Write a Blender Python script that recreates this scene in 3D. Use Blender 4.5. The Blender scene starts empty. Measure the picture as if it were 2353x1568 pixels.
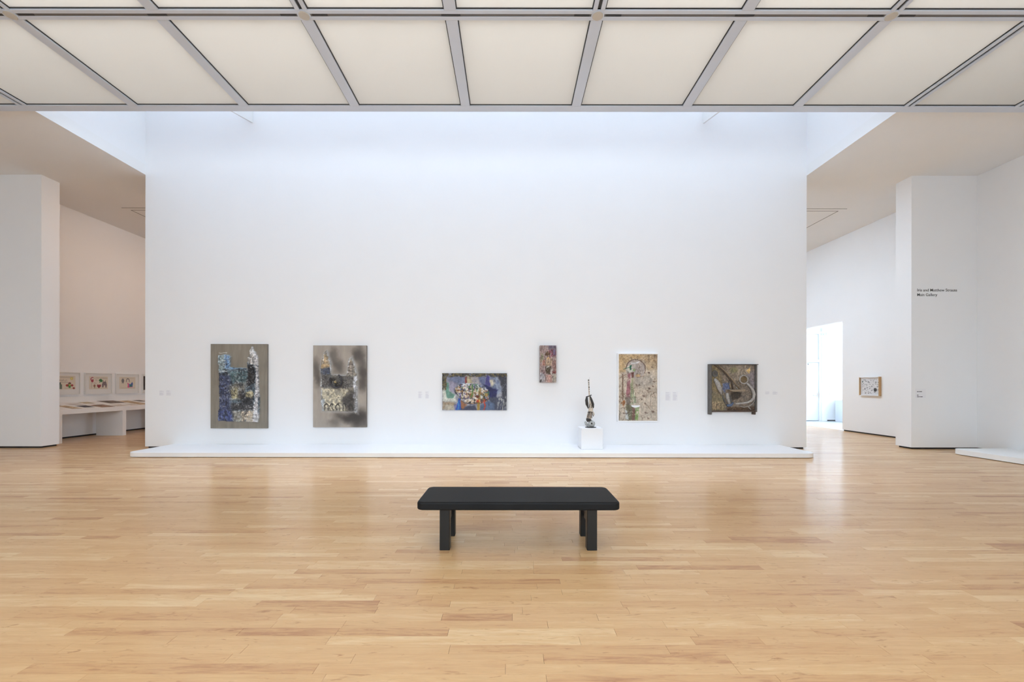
import bpy, bmesh, math, random
import numpy as np
from mathutils import Vector, Matrix

# ------------------------------------------------------------------ camera, world, big lights
F_PX, IMG_W, IMG_H = 1000.0, 2353, 1568
VPX, VPY = 1172.0, 885.0
EYE = 1.55
scene = bpy.context.scene
COL = scene.collection

cam_d = bpy.data.cameras.new('camera')
cam = bpy.data.objects.new('camera', cam_d)
COL.objects.link(cam)
cam.location = (0, 0, EYE)
cam.rotation_euler = (math.pi / 2, -0.0013, 0)
cam_d.sensor_fit = 'HORIZONTAL'
cam_d.sensor_width = 36.0
cam_d.lens = 36.0 * F_PX / IMG_W
cam_d.shift_x = (IMG_W / 2 - VPX) / IMG_W
cam_d.shift_y = (VPY - IMG_H / 2) / IMG_W
cam_d.clip_start = 0.05
cam_d.clip_end = 200
scene.camera = cam

world = bpy.data.worlds.new('sky')
scene.world = world
world.use_nodes = True
wn = world.node_tree.nodes
wn['Background'].inputs['Color'].default_value = (0.55, 0.72, 1.0, 1)
wn['Background'].inputs['Strength'].default_value = 1.0


def area_light(name, loc, rot, sx, sy, power, color, spread=180):
    d = bpy.data.lights.new(name, 'AREA')
    d.shape = 'RECTANGLE'
    d.size, d.size_y = sx, sy
    d.energy = power
    d.color = color
    d.spread = math.radians(spread)
    o = bpy.data.objects.new(name, d)
    COL.objects.link(o)
    o.location = loc
    o.rotation_euler = rot
    return o


# daylight through the long skylight in front of the main wall
area_light('skylight_daylight', (-0.83, 9.12, 12.3), (math.radians(-11), 0, 0), 15.6, 2.0, 215, (0.68, 0.77, 1.0), 60)
area_light('skylight_diffuse', (-0.83, 9.12, 12.2), (math.radians(-14), 0, 0), 15.6, 2.0, 215, (0.64, 0.83, 1.0))
# lamps in the plenum above the translucent ceiling panels
area_light('plenum_lamps', (-0.83, 2.4, 8.9), (0, 0, 0), 18.5, 8.8, 950, (0.955, 0.97, 0.98))
# added cool fill light behind the viewer, there to brighten walls and piers
area_light('added_fill_light', (-0.83, -3.6, 3.4), (math.radians(50), 0, 0), 15.0, 4.6, 790, (0.79, 0.92, 1.0))
# second skylight over the gallery behind, right part
area_light('gallery_skylight', (6.6, 15.6, 6.6), (0, math.radians(-10), 0), 3.2, 7.0, 640, (0.68, 0.83, 1.0))
# warm lamps over the gallery behind, left part
area_light('gallery_warm_lamps', (-9.7, 14.6, 6.6), (0, math.radians(16), 0), 1.2, 6.0, 100, (1.0, 0.70, 0.50))
# tall lobby window
area_light('lobby_window_light', (17.6, 15.6, 2.1), (0, math.radians(90), 0), 3.6, 6.0, 520, (0.78, 0.89, 1.0))

scene.view_settings.view_transform = 'Standard'
scene.view_settings.look = 'None'
scene.view_settings.exposure = 0.27
scene.view_settings.gamma = 1.0
scene.view_settings.use_curve_mapping = False
scene.cycles.max_bounces = 6
scene.cycles.diffuse_bounces = 5
scene.cycles.use_light_tree = False
scene.cycles.use_adaptive_sampling = True
scene.cycles.adaptive_threshold = 0.2
scene.cycles.adaptive_min_samples = 16
scene.cycles.glossy_bounces = 2
scene.cycles.transmission_bounces = 4
scene.cycles.caustics_reflective = False
scene.cycles.caustics_refractive = False
scene.cycles.sample_clamp_indirect = 0.0

# ------------------------------------------------------------------ measures
YW = 10.58                       # main wall plane
S = YW / F_PX                    # metres per pixel on that plane
ZC = EYE + 5.10                  # plaster ceiling
ZG = EYE + 5.02                  # underside of the ceiling grid
AX = -0.82                       # axis of the room
WL, WR = -8.87, 7.205            # ends of the main wall
PL, PR = -11.40, 9.755           # inner edges of the two piers
RW = 11.35                       # right wall
LW = -12.75                      # wall of the gallery behind on the left
LOUT = -14.4
PT = 0.43                        # pier thickness
GAP = 0.042                      # dark recessed base


def wx(px):
    return (px - VPX) * S


def wz(py, px=VPX):
    return EYE + (VPY - py - (px - VPX) * 0.0013) * S


def ray(px, py):
    """direction of the photo's pixel (camera looks along +Y)"""
    dx, dz = px - VPX, VPY - py - (px - VPX) * 0.0013
    return Vector((dx / F_PX, 1.0, dz / F_PX))


# ------------------------------------------------------------------ materials
def srgb(r, g, b):
    def f(c):
        c = c / 255.0
        return c / 12.92 if c <= 0.04045 else ((c + 0.055) / 1.055) ** 2.4
    return (f(r), f(g), f(b))


MATS = {}


def mat(name, col, rough=0.6, metal=0.0, noise=0.0, nscale=8.0, bump=0.0, bscale=60.0, spec=0.5, coat=0.0,
        emit=None, estr=0.0):
    m = bpy.data.materials.new(name)
    m.use_nodes = True
    nt = m.node_tree
    p = nt.nodes['Principled BSDF']
    p.inputs['Base Color'].default_value = (*col, 1)
    p.inputs['Roughness'].default_value = rough
    p.inputs['Metallic'].default_value = metal
    p.inputs['Specular IOR Level'].default_value = spec
    p.inputs['Coat Weight'].default_value = coat
    p.inputs['Coat Roughness'].default_value = 0.1
    tc = nt.nodes.new('ShaderNodeNewGeometry')
    if noise > 0:
        n = nt.nodes.new('ShaderNodeTexNoise')
        n.inputs['Scale'].default_value = nscale
        n.inputs['Detail'].default_value = 2
        nt.links.new(tc.outputs['Position'], n.inputs['Vector'])
        mx = nt.nodes.new('ShaderNodeMix')
        mx.data_type = 'RGBA'
        mx.inputs['A'].default_value = (*[c * (1 - noise) for c in col], 1)
        mx.inputs['B'].default_value = (*[min(1, c * (1 + noise)) for c in col], 1)
        nt.links.new(n.outputs['Fac'], mx.inputs['Factor'])
        nt.links.new(mx.outputs['Result'], p.inputs['Base Color'])
    if bump > 0:
        n2 = nt.nodes.new('ShaderNodeTexNoise')
        n2.inputs['Scale'].default_value = bscale
        n2.inputs['Detail'].default_value = 4
        nt.links.new(tc.outputs['Position'], n2.inputs['Vector'])
        b = nt.nodes.new('ShaderNodeBump')
        b.inputs['Strength'].default_value = bump
        b.inputs['Distance'].default_value = 0.004
        nt.links.new(n2.outputs['Fac'], b.inputs['Height'])
        nt.links.new(b.outputs['Normal'], p.inputs['Normal'])
    if emit:
        p.inputs['Emission Color'].default_value = (*emit, 1)
        p.inputs['Emission Strength'].default_value = estr
    MATS[name] = m
    return m


def matte(name, col, noise=0.01, nscale=1.5):
    m = bpy.data.materials.new(name)
    m.use_nodes = True
    nt = m.node_tree
    nt.nodes.remove(nt.nodes['Principled BSDF'])
    d = nt.nodes.new('ShaderNodeBsdfDiffuse')
    g = nt.nodes.new('ShaderNodeNewGeometry')
    n = nt.nodes.new('ShaderNodeTexNoise')
    n.inputs['Scale'].default_value = nscale
    n.inputs['Detail'].default_value = 1
    mx = nt.nodes.new('ShaderNodeMix')
    mx.data_type = 'RGBA'
    mx.inputs['A'].default_value = (*[c * (1 - noise) for c in col], 1)
    mx.inputs['B'].default_value = (*[min(1, c * (1 + noise)) for c in col], 1)
    nt.links.new(g.outputs['Position'], n.inputs['Vector'])
    nt.links.new(n.outputs['Fac'], mx.inputs['Factor'])
    nt.links.new(mx.outputs['Result'], d.inputs['Color'])
    nt.links.new(d.outputs['BSDF'], nt.nodes['Material Output'].inputs['Surface'])
    return m


WALL = matte('white wall paint', (0.86, 0.862, 0.872))
CEIL = matte('white ceiling paint', (0.85, 0.85, 0.85))
PLINTH = mat('black recessed base', (0.012, 0.012, 0.014), 0.5, noise=0.1, nscale=20)
PLAT = mat('white platform lacquer', (0.88, 0.88, 0.885), 0.45, noise=0.01, nscale=3)
CARD = mat('white card', (0.82, 0.82, 0.845), 0.6, noise=0.01)
PRINTGREY = mat('grey print', (0.60, 0.60, 0.65), 0.6, noise=0.03)
PRINTDARK = mat('dark print', (0.05, 0.046, 0.04), 0.6, noise=0.03)
ALU = mat('brushed aluminium', (0.64, 0.69, 0.78), 0.42, metal=0.15, noise=0.06, nscale=2.2, bump=0.05, bscale=40)
ALUD = mat('dark slot', (0.035, 0.033, 0.032), 0.55, noise=0.1)
TRACK = mat('bronze track lining', (0.17, 0.155, 0.145), 0.45, metal=0.3, noise=0.08)
DISC = mat('putty metal disc', (0.55, 0.52, 0.47), 0.55, noise=0.03)
BENCHM = mat('black stained bench', (0.006, 0.005, 0.004), 0.42, noise=0.25, nscale=14, bump=0.08, bscale=260, spec=0.4)
BENCHT = mat('black bench cushion vinyl', (0.010, 0.010, 0.0105), 0.55, noise=0.15, nscale=6, bump=0.08, bscale=320, spec=0.15)
SLOT = mat('ceiling slot', (0.10, 0.09, 0.08), 0.8, noise=0.05)
WOODF = mat('pale wood box frame', srgb(196, 158, 112), 0.55, noise=0.12, nscale=18)
WFRAME = mat('white picture frame', (0.80, 0.79, 0.77), 0.5, noise=0.015)
MATB = mat('cream mat board', (0.84, 0.83, 0.81), 0.8, noise=0.01)
TABLEM = mat('white table laminate', (0.84, 0.83, 0.82), 0.5, noise=0.012)
CONC = mat('pale lobby concrete', (0.55, 0.58, 0.60), 0.35, noise=0.06, nscale=3)
LOBW = matte('lobby white paint', (0.84, 0.85, 0.86))
DOORM = mat('white door metal', (0.70, 0.74, 0.78), 0.4, noise=0.01)
STEEL = mat('satin steel', (0.55, 0.56, 0.58), 0.3, metal=0.9, noise=0.05)
GREENS = mat('green sign letters', (0.05, 0.7, 0.45), 0.5, emit=(0.08, 1.0, 0.6), estr=2.0, noise=0.01)
LEAD = mat('grey weathered paint', srgb(120, 118, 118), 0.7, noise=0.35, nscale=30, bump=0.5, bscale=60)
LINER = matte('white plenum lining', (0.84, 0.84, 0.84))


def glass_mat(name, tint=(1.0, 1.0, 1.0)):
    m = bpy.data.materials.new(name)
    m.use_nodes = True
    nt = m.node_tree
    p = nt.nodes['Principled BSDF']
    out = nt.nodes['Material Output']
    tr = nt.nodes.new('ShaderNodeBsdfTransparent')
    tr.inputs['Color'].default_value = (*tint, 1)
    gl = nt.nodes.new('ShaderNodeBsdfGlossy')
    gl.inputs['Roughness'].default_value = 0.03
    ms = nt.nodes.new('ShaderNodeMixShader')
    ms.inputs['Fac'].default_value = 0.045
    nt.links.new(tr.outputs['BSDF'], ms.inputs[1])
    nt.links.new(gl.outputs['BSDF'], ms.inputs[2])
    nt.links.new(ms.outputs['Shader'], out.inputs['Surface'])
    nt.nodes.remove(p)
    return m


GLASS = glass_mat('clear glazing')


def panel_mat():
    m = bpy.data.materials.new('translucent opal ceiling sheet')
    m.use_nodes = True
    nt = m.node_tree
    out = nt.nodes['Material Output']
    nt.nodes.remove(nt.nodes['Principled BSDF'])
    tl = nt.nodes.new('ShaderNodeBsdfTranslucent')
    df = nt.nodes.new('ShaderNodeBsdfDiffuse')
    n = nt.nodes.new('ShaderNodeTexNoise')
    g = nt.nodes.new('ShaderNodeNewGeometry')
    n.inputs['Scale'].default_value = 0.7
    nt.links.new(g.outputs['Position'], n.inputs['Vector'])
    mx = nt.nodes.new('ShaderNodeMix')
    mx.data_type = 'RGBA'
    mx.inputs['A'].default_value = (0.80, 0.785, 0.755, 1)
    mx.inputs['B'].default_value = (0.84, 0.825, 0.795, 1)
    nt.links.new(n.outputs['Fac'], mx.inputs['Factor'])
    nt.links.new(mx.outputs['Result'], tl.inputs['Color'])
    df.inputs['Color'].default_value = (0.8, 0.79, 0.77, 1)
    ms = nt.nodes.new('ShaderNodeMixShader')
    ms.inputs['Fac'].default_value = 0.45
    nt.links.new(tl.outputs['BSDF'], ms.inputs[1])
    nt.links.new(df.outputs['BSDF'], ms.inputs[2])
    nt.links.new(ms.outputs['Shader'], out.inputs['Surface'])
    return m


OPAL = panel_mat()


def paint_mat(name, rough=0.6, bump=0.25, bscale=220):
    """paint whose colour is carried by the relief itself (colour attribute), with a fine grain"""
    m = bpy.data.materials.new(name)
    m.use_nodes = True
    nt = m.node_tree
    p = nt.nodes['Principled BSDF']
    p.inputs['Roughness'].default_value = rough
    a = nt.nodes.new('ShaderNodeVertexColor')
    a.layer_name = 'pigment'
    g = nt.nodes.new('ShaderNodeNewGeometry')
    n = nt.nodes.new('ShaderNodeTexNoise')
    n.inputs['Scale'].default_value = bscale
    n.inputs['Detail'].default_value = 4
    nt.links.new(g.outputs['Position'], n.inputs['Vector'])
    hs = nt.nodes.new('ShaderNodeHueSaturation')
    mr = nt.nodes.new('ShaderNodeMapRange')
    mr.inputs['To Min'].default_value = 0.9
    mr.inputs['To Max'].default_value = 1.1
    nt.links.new(n.outputs['Fac'], mr.inputs['Value'])
    nt.links.new(mr.outputs['Result'], hs.inputs['Value'])
    nt.links.new(a.outputs['Color'], hs.inputs['Color'])
    nt.links.new(hs.outputs['Color'], p.inputs['Base Color'])
    if bump:
        b = nt.nodes.new('ShaderNodeBump')
        b.inputs['Strength'].default_value = bump
        b.inputs['Distance'].default_value = 0.003
        nt.links.new(n.outputs['Fac'], b.inputs['Height'])
        nt.links.new(b.outputs['Normal'], p.inputs['Normal'])
    return m


PAINT = paint_mat('oil paint')
PAPER = paint_mat('printed paper', 0.8, 0.0, 400)


def floor_mat():
    m = bpy.data.materials.new('maple strip')
    m.use_nodes = True
    nt = m.node_tree
    L = nt.links.new
    N = nt.nodes.new
    p = nt.nodes['Principled BSDF']
    a = N('ShaderNodeVertexColor')
    a.layer_name = 'tone'
    sp = N('ShaderNodeSeparateColor')
    L(a.outputs['Color'], sp.inputs['Color'])
    g = N('ShaderNodeNewGeometry')
    off = N('ShaderNodeVectorMath'); off.operation = 'SCALE'
    off.inputs['Scale'].default_value = 37.0
    L(a.outputs['Color'], off.inputs[0])
    add = N('ShaderNodeVectorMath'); add.operation = 'ADD'
    L(g.outputs['Position'], add.inputs[0]); L(off.outputs['Vector'], add.inputs[1])

    def noise(sx, sy, scale, detail=4, rough=0.55, dist=0.0):
        mp = N('ShaderNodeMapping')
        mp.inputs['Scale'].default_value = (sx, sy, 1)
        L(add.outputs['Vector'], mp.inputs['Vector'])
        n = N('ShaderNodeTexNoise')
        n.inputs['Scale'].default_value = scale
        n.inputs['Detail'].default_value = detail
        n.inputs['Roughness'].default_value = rough
        n.inputs['Distortion'].default_value = dist
        L(mp.outputs['Vector'], n.inputs['Vector'])
        return n.outputs['Fac']

    ramp = N('ShaderNodeValToRGB')
    cr = ramp.color_ramp
    cr.elements[0].position = 0.0
    cr.elements[0].color = (*FLOOR_C[0], 1)
    cr.elements[1].position = 1.0
    cr.elements[1].color = (*FLOOR_C[3], 1)
    for pos, c in ((0.25, FLOOR_C[1]), (0.68, FLOOR_C[2])):
        e = cr.elements.new(pos)
        e.color = (*c, 1)
    # plank tone + soft grain moves along the ramp
    gr = noise(1.5, 13, 1.8, 6, 0.68, 0.8)
    m1 = N('ShaderNodeMath'); m1.operation = 'MULTIPLY_ADD'
    L(gr, m1.inputs[0]); m1.inputs[1].default_value = 1.3
    m1b = N('ShaderNodeMath'); m1b.operation = 'SUBTRACT'
    L(sp.outputs['Red'], m1b.inputs[0]); m1b.inputs[1].default_value = 0.65
    L(m1b.outputs['Value'], m1.inputs[2])
    L(m1.outputs['Value'], ramp.inputs['Fac'])
    # fine pores
    fine = noise(3, 70, 3.0, 3, 0.7)
    mrf = N('ShaderNodeMapRange')
    mrf.inputs['To Min'].default_value = 0.86; mrf.inputs['To Max'].default_value = 1.12
    L(fine, mrf.inputs['Value'])
    hsv = N('ShaderNodeHueSaturation')
    L(mrf.outputs['Result'], hsv.inputs['Value'])
    L(ramp.outputs['Color'], hsv.inputs['Color'])
    # mineral streaks and knots
    kn = noise(4.5, 16, 1.6, 3, 0.55, 1.2)
    mrk = N('ShaderNodeMapRange')
    mrk.inputs['From Min'].default_value = 0.62; mrk.inputs['From Max'].default_value = 0.76
    mrk.inputs['To Min'].default_value = 0.0; mrk.inputs['To Max'].default_value = 0.7
    L(kn, mrk.inputs['Value'])
    mk = N('ShaderNodeMix'); mk.data_type = 'RGBA'
    mk.inputs['B'].default_value = (*srgb(158, 108, 66), 1)
    L(mrk.outputs['Result'], mk.inputs['Factor'])
    L(hsv.outputs['Color'], mk.inputs['A'])
    L(mk.outputs['Result'], p.inputs['Base Color'])
    mrr = N('ShaderNodeMapRange')
    mrr.inputs['To Min'].default_value = 0.40; mrr.inputs['To Max'].default_value = 0.48
    p.inputs['Coat Weight'].default_value = 0.42
    p.inputs['Coat IOR'].default_value = 1.5
    p.inputs['Coat Roughness'].default_value = 0.15
    L(gr, mrr.inputs['Value'])
    L(mrr.outputs['Result'], p.inputs['Roughness'])
    p.inputs['Specular IOR Level'].default_value = 0.3
    b = N('ShaderNodeBump')
    b.inputs['Strength'].default_value = 0.05
    b.inputs['Distance'].default_value = 0.002
    L(fine, b.inputs['Height'])
    L(b.outputs['Normal'], p.inputs['Normal'])
    return m


FLOOR_C = [srgb(180, 131, 90), srgb(205, 161, 114), srgb(215, 175, 127), srgb(227, 196, 151)]
FLOORM = floor_mat()
SUBFLOOR = mat('dark subfloor', srgb(120, 84, 52), 0.8, noise=0.1)

# ------------------------------------------------------------------ mesh helpers
ORG = {}


class MB:
    def __init__(self):
        self.v, self.f = [], []

    def add(self, vs, fs):
        n = len(self.v)
        self.v += [tuple(p) for p in vs]
        self.f += [tuple(i + n for i in f) for f in fs]
        return self

    def box(self, x0, x1, y0, y1, z0, z1):
        return self.add([(x0, y0, z0), (x1, y0, z0), (x1, y1, z0), (x0, y1, z0),
                         (x0, y0, z1), (x1, y0, z1), (x1, y1, z1), (x0, y1, z1)],
                        [(0, 3, 2, 1), (4, 5, 6, 7), (0, 1, 5, 4), (1, 2, 6, 5), (2, 3, 7, 6), (3, 0, 4, 7)])

    def prism(self, pts, axis, a, b):
        """polygon pts (two coordinates) swept along axis from a to b"""
        def mk(p, t):
            return {'x': (t, p[0], p[1]), 'y': (p[0], t, p[1]), 'z': (p[0], p[1], t)}[axis]
        n = len(pts)
        vs = [mk(p, a) for p in pts] + [mk(p, b) for p in pts]
        fs = [tuple(range(n))[::-1], tuple(range(n, 2 * n))]
        fs += [(i, (i + 1) % n, (i + 1) % n + n, i + n) for i in range(n)]
        return self.add(vs, fs)

    def tube(self, path, radii, n=10, cap=True):
        path = [Vector(p) for p in path]
        if not hasattr(radii, '__len__'):
            radii = [radii] * len(path)
        rings = []
        up = Vector((0.13, 0.2, 0.97))
        for i, p in enumerate(path):
            d = (path[min(i + 1, len(path) - 1)] - path[max(i - 1, 0)]).normalized()
            u = up - d * up.dot(d)
            if u.length < 1e-3:
                u = Vector((1, 0, 0)) - d * d.x
            u.normalize()
            w = d.cross(u)
            up = u
            rings.append([p + (u * math.cos(2 * math.pi * k / n) + w * math.sin(2 * math.pi * k / n)) * radii[i]
                          for k in range(n)])
        vs = [q for r in rings for q in r]
        fs = []
        for i in range(len(path) - 1):
            for k in range(n):
                fs.append((i * n + k, i * n + (k + 1) % n, (i + 1) * n + (k + 1) % n, (i + 1) * n + k))
        if cap:
            fs.append(tuple(range(n))[::-1])
            fs.append(tuple((len(path) - 1) * n + k for k in range(n)))
        return self.add(vs, fs)

    def lathe(self, c, prof, n=24, axis='z'):
        """prof: list of (radius, height) about the axis through c"""
        vs, fs = [], []
        for r, h in prof:
            for k in range(n):
                t = 2 * math.pi * k / n
                if axis == 'z':
                    vs.append((c[0] + r * math.cos(t), c[1] + r * math.sin(t), c[2] + h))
                elif axis == 'y':
                    vs.append((c[0] + r * math.cos(t), c[1] - h, c[2] + r * math.sin(t)))
                else:
                    vs.append((c[0] - h, c[1] + r * math.cos(t), c[2] + r * math.sin(t)))
        m = len(prof)
        for i in range(m - 1):
            for k in range(n):
                fs.append((i * n + k, i * n + (k + 1) % n, (i + 1) * n + (k + 1) % n, (i + 1) * n + k))
        fs.append(tuple(range(n))[::-1])
        fs.append(tuple((m - 1) * n + k for k in range(n)))
        return self.add(vs, fs)

    def torus(self, c, R, r, n=28, m=10, axis='y', squash=1.0):
        vs, fs = [], []
        for i in range(n):
            t = 2 * math.pi * i / n
            for k in range(m):
                q = 2 * math.pi * k / m
                rr = R + r * math.cos(q)
                vs.append((c[0] + rr * math.cos(t), c[1] + r * math.sin(q), c[2] + rr * math.sin(t) * squash))
        for i in range(n):
            for k in range(m):
                a, b = i * m + k, i * m + (k + 1) % m
                c2, d = ((i + 1) % n) * m + (k + 1) % m, ((i + 1) % n) * m + k
                fs.append((a, b, c2, d))
        return self.add(vs, fs)

    def build(self, name, material, parent=None, bevel=0.0, segs=2, smooth=False, jitter=0.0, seed=1):
        o_ = ORG.get(parent.name, Vector((0, 0, 0))) if parent else Vector((0, 0, 0))
        me = bpy.data.meshes.new(name)
        me.from_pydata([(p[0] - o_[0], p[1] - o_[1], p[2] - o_[2]) for p in self.v], [], self.f)
        bm = bmesh.new()
        bm.from_mesh(me)
        bmesh.ops.recalc_face_normals(bm, faces=bm.faces)
        if bevel:
            bmesh.ops.bevel(bm, geom=list(bm.edges), offset=bevel, segments=segs, affect='EDGES', profile=0.5)
        if jitter:
            rg = random.Random(seed)
            for v in bm.verts:
                v.co += Vector((rg.uniform(-1, 1), rg.uniform(-1, 1), rg.uniform(-1, 1))) * jitter
        bm.to_mesh(me)
        bm.free()
        if smooth:
            for p in me.polygons:
                p.use_smooth = True
        me.materials.append(material)
        o = bpy.data.objects.new(name, me)
        COL.objects.link(o)
        if parent:
            o.parent = parent
            ORG[o.name] = o_
        return o


def box(*a):
    return MB().box(*a)


def tag(o, label, cat, group=None, kind=None):
    o['label'] = label
    if cat:
        o['category'] = cat
    if group:
        o['group'] = group
    if kind:
        o['kind'] = kind
    return o


def thing(name, label, cat, loc, group=None):
    o = bpy.data.objects.new(name, None)
    COL.objects.link(o)
    o.location = loc
    o.empty_display_size = 0.1
    ORG[o.name] = Vector(loc)
    return tag(o, label, cat, group)


def struct(name, mb, m, parent=None, label=None, **k):
    o = mb.build(name, m, parent, **k)
    o['kind'] = 'structure'
    if label:
        o['label'] = label
    return o


# ------------------------------------------------------------------ structure: walls
ZT = 13.2     # top of the skylight well
struct('wall_back', box(WL, WR, YW, YW + PT, GAP, ZC + 0.4).box(WL - 0.3, WR + 0.3, YW, YW + PT, ZC + 0.4, ZT), WALL,
       label='tall white wall the paintings hang on')
struct('baseboard_back', box(WL + 0.05, WR - 0.05, YW + 0.04, YW + PT - 0.04, 0.0, GAP + 0.01), PLINTH,
       label='dark recessed base under the main white wall')
struct('wall_left_pier', box(LOUT, PL, YW, YW + PT, GAP, ZC + 0.02), WALL, label='white wall pier at the left edge')
struct('baseboard_left_pier', box(LOUT, PL - 0.04, YW + 0.03, YW + PT - 0.03, 0.0, GAP + 0.01), PLINTH,
       label='dark recessed base under the left pier')
struct('wall_right_pier', box(PR, RW, YW, YW + PT, GAP, ZC + 0.02), WALL, label='white pier carrying the dark lettering')
struct('baseboard_right_pier', box(PR + 0.06, RW, YW + 0.03, YW + PT - 0.03, 0.0, GAP + 0.01), PLINTH,
       label='dark recessed base under the lettered pier')
# right wall: in front of the pier, then behind it with the tall opening to the lobby
DY0, DY1, DZ = 14.86, 17.6, 3.745
struct('wall_right', box(RW, RW + 0.3, -5, YW + PT, GAP, ZG + 3), WALL, label='white side wall at the right edge')
mb = box(RW, RW + 0.3, YW + PT, DY0, GAP, ZC + 0.05).box(RW, RW + 0.3, DY0, DY1, DZ, ZC + 0.05)
mb.box(RW, RW + 0.3, DY1, 21.5, GAP, ZC + 0.05)
struct('wall_right_gallery', mb, WALL, label='white wall with the tall opening to the bright lobby')
struct('baseboard_right', box(RW + 0.03, RW + 0.27, -5, DY0 - 0.03, 0, GAP + 0.01).box(RW + 0.03, RW + 0.27, DY1 + .03, 21.5, 0, GAP + .01), PLINTH,
       label='dark recessed base along the right wall')
struct('wall_left_gallery', box(LW - 0.3, LW, YW + PT, 21.5, GAP, ZC + 0.05), WALL,
       label='white wall behind the left opening with the framed prints')
struct('baseboard_left_gallery', box(LW - 0.27, LW - 0.03, YW + PT, 21.5, 0, GAP + 0.01), PLINTH,
       label='dark recessed base under the wall of prints')
struct('wall_gallery_end', box(LW - 0.3, RW + 0.3, 21.5, 21.8, 0, ZC + 0.05), WALL, label='far end wall of the gallery behind')
struct('wall_left', box(LOUT - 0.3, LOUT, -5, YW + PT, 0, ZG + 3), WALL, label='white side wall left of the view')
mb = box(LOUT - 0.3, -8.5, -5.3, -5, 0, ZG + 3).box(6.84, RW + 0.3, -5.3, -5, 0, ZG + 3)
mb.box(-8.5, 6.84, -5.3, -5, 0, 0.75).box(-8.5, 6.84, -5.3, -5, 5.45, ZG + 3)  # opening left in this wall for the added window
struct('wall_front', mb, WALL, label='white wall behind the viewer around the added window opening')
w3 = struct('added_window', box(-8.5, 6.84, -5.2, -5.17, 0.75, 5.45), GLASS, label='unseen tall window added behind the viewer')  # window added to go with the fill light, never in view
for k in range(9):
    xk = -8.5 + 15.34 * k / 8
    box(xk - 0.04, xk + 0.04, -5.24, -5.08, 0.75, 5.45).build('mullion', ALU, w3)  # glazing bars of the added window

# plaster ceiling around the skylight well
YG = 8.006           # front edge of the ceiling grid
mb = box(LOUT, WL, YG, 21.5, ZC, ZC + 0.25).box(WR, RW + 0.3, YG, 21.5, ZC, ZC + 0.25)
mb.box(WL, WR, YW + PT, 21.5, ZC, ZC + 0.25)
struct('ceiling', mb, CEIL, label='plain white plaster ceiling on both sides of the skylight')
# skylight well
struct('wall_skylight_left', box(WL - 0.3, WL, YG, YW, ZC + 0.25, ZT), WALL, label='bright left side of the skylight well')
struct('wall_skylight_right', box(WR, WR + 0.3, YG, YW, ZC + 0.25, ZT), WALL, label='bright right side of the skylight well')
struct('wall_skylight_front', box(LOUT, RW + 0.3, YG - 0.014, YG + 0.004, ZG + 0.03, 12.9), LINER, label='upstand between skylight and lit ceiling')
SG0, SG1 = 12.3, 12.95     # glazing height at the front and at the wall


def sk(y):
    return SG0 + (SG1 - SG0) * (y - YG) / (YW - YG)


sky = struct('window_1', MB().prism([(YG, sk(YG)), (YW, sk(YW)), (YW, sk(YW) + 0.04), (YG, sk(YG) + 0.04)], 'x', WL - 0.1, WR + 0.1),
             OPAL, label='sloping skylight glazing above the main wall')
for xr in (-6.28, 4.70):
    def rb(y):
        return 7.92 - 0.275 * (YW - y)
    m_ = MB().prism([(YG + 0.01, rb(YG + 0.01)), (YW, rb(YW)), (YW, rb(YW) + 0.32), (YG + 0.01, rb(YG + 0.01) + 0.32)], 'x', xr - 0.02, xr + 0.02)
    r_ = m_.build('rafter', LINER, sky)
    r_['label'] = 'white sloping skylight rafter'

# plenum box over the lit ceiling
YF = -2.27          # back edge of the ceiling grid
struct('ceiling_plenum', box(LOUT, RW + 0.3, YF, YG, 9.3, 9.5), LINER, label='white lining above the lit ceiling')

struct('ceiling_front', box(LOUT, RW + 0.3, -5, YF, ZC, ZC + 0.25).box(LOUT, RW + .3, YF - .05, YF, ZG + .02, 9.3), CEIL,
       label='plain plaster ceiling behind the viewer')

# linear ceiling slots in the gallery behind
YS1, YS2 = 12.55, 12.72
mb = box(-11.22, 9.72, YS1, YS1 + 0.022, ZC - 0.002, ZC + 0.03)
mb.box(-11.10, 9.60, YS2, YS2 + 0.018, ZC - 0.002, ZC + 0.03)
mb.box(-11.10, -11.08, YS2, 19.0, ZC - 0.002, ZC + 0.03).box(9.58, 9.60, YS2, 19.0, ZC - 0.002, ZC + 0.03)
struct('trim_1', mb, SLOT, label='thin dark slot lines in the plaster ceiling')

# ------------------------------------------------------------------ lit ceiling grid
PITCH = 1.995
BW = 0.160
mods = range(-7, 7)
gx = [AX + 0.01 + PITCH * k for k in mods]
gy = [YG - BW / 2 - 0.008 - 2.005 * j for j in range(0, 6)]
grid = struct('ceiling_grid', box(LOUT, RW, YG - 0.02, YG, ZG + 0.02, ZG + 0.2), ALU, label='aluminium ceiling grid holding backlit opal panels')
BH = 0.16


def plain_beam(x0, x1, y0, y1):
    b = box(x0, x1, y0, y1, ZG, ZG + BH).build('beam', ALU, grid, bevel=0.004, segs=1)
    return b


def flange(x0, x1, y0, y1, parent):
    box(x0, x1, y0, y1, ZG + 0.02, ZG + 0.03).build('gasket', ALUD, parent)


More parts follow.
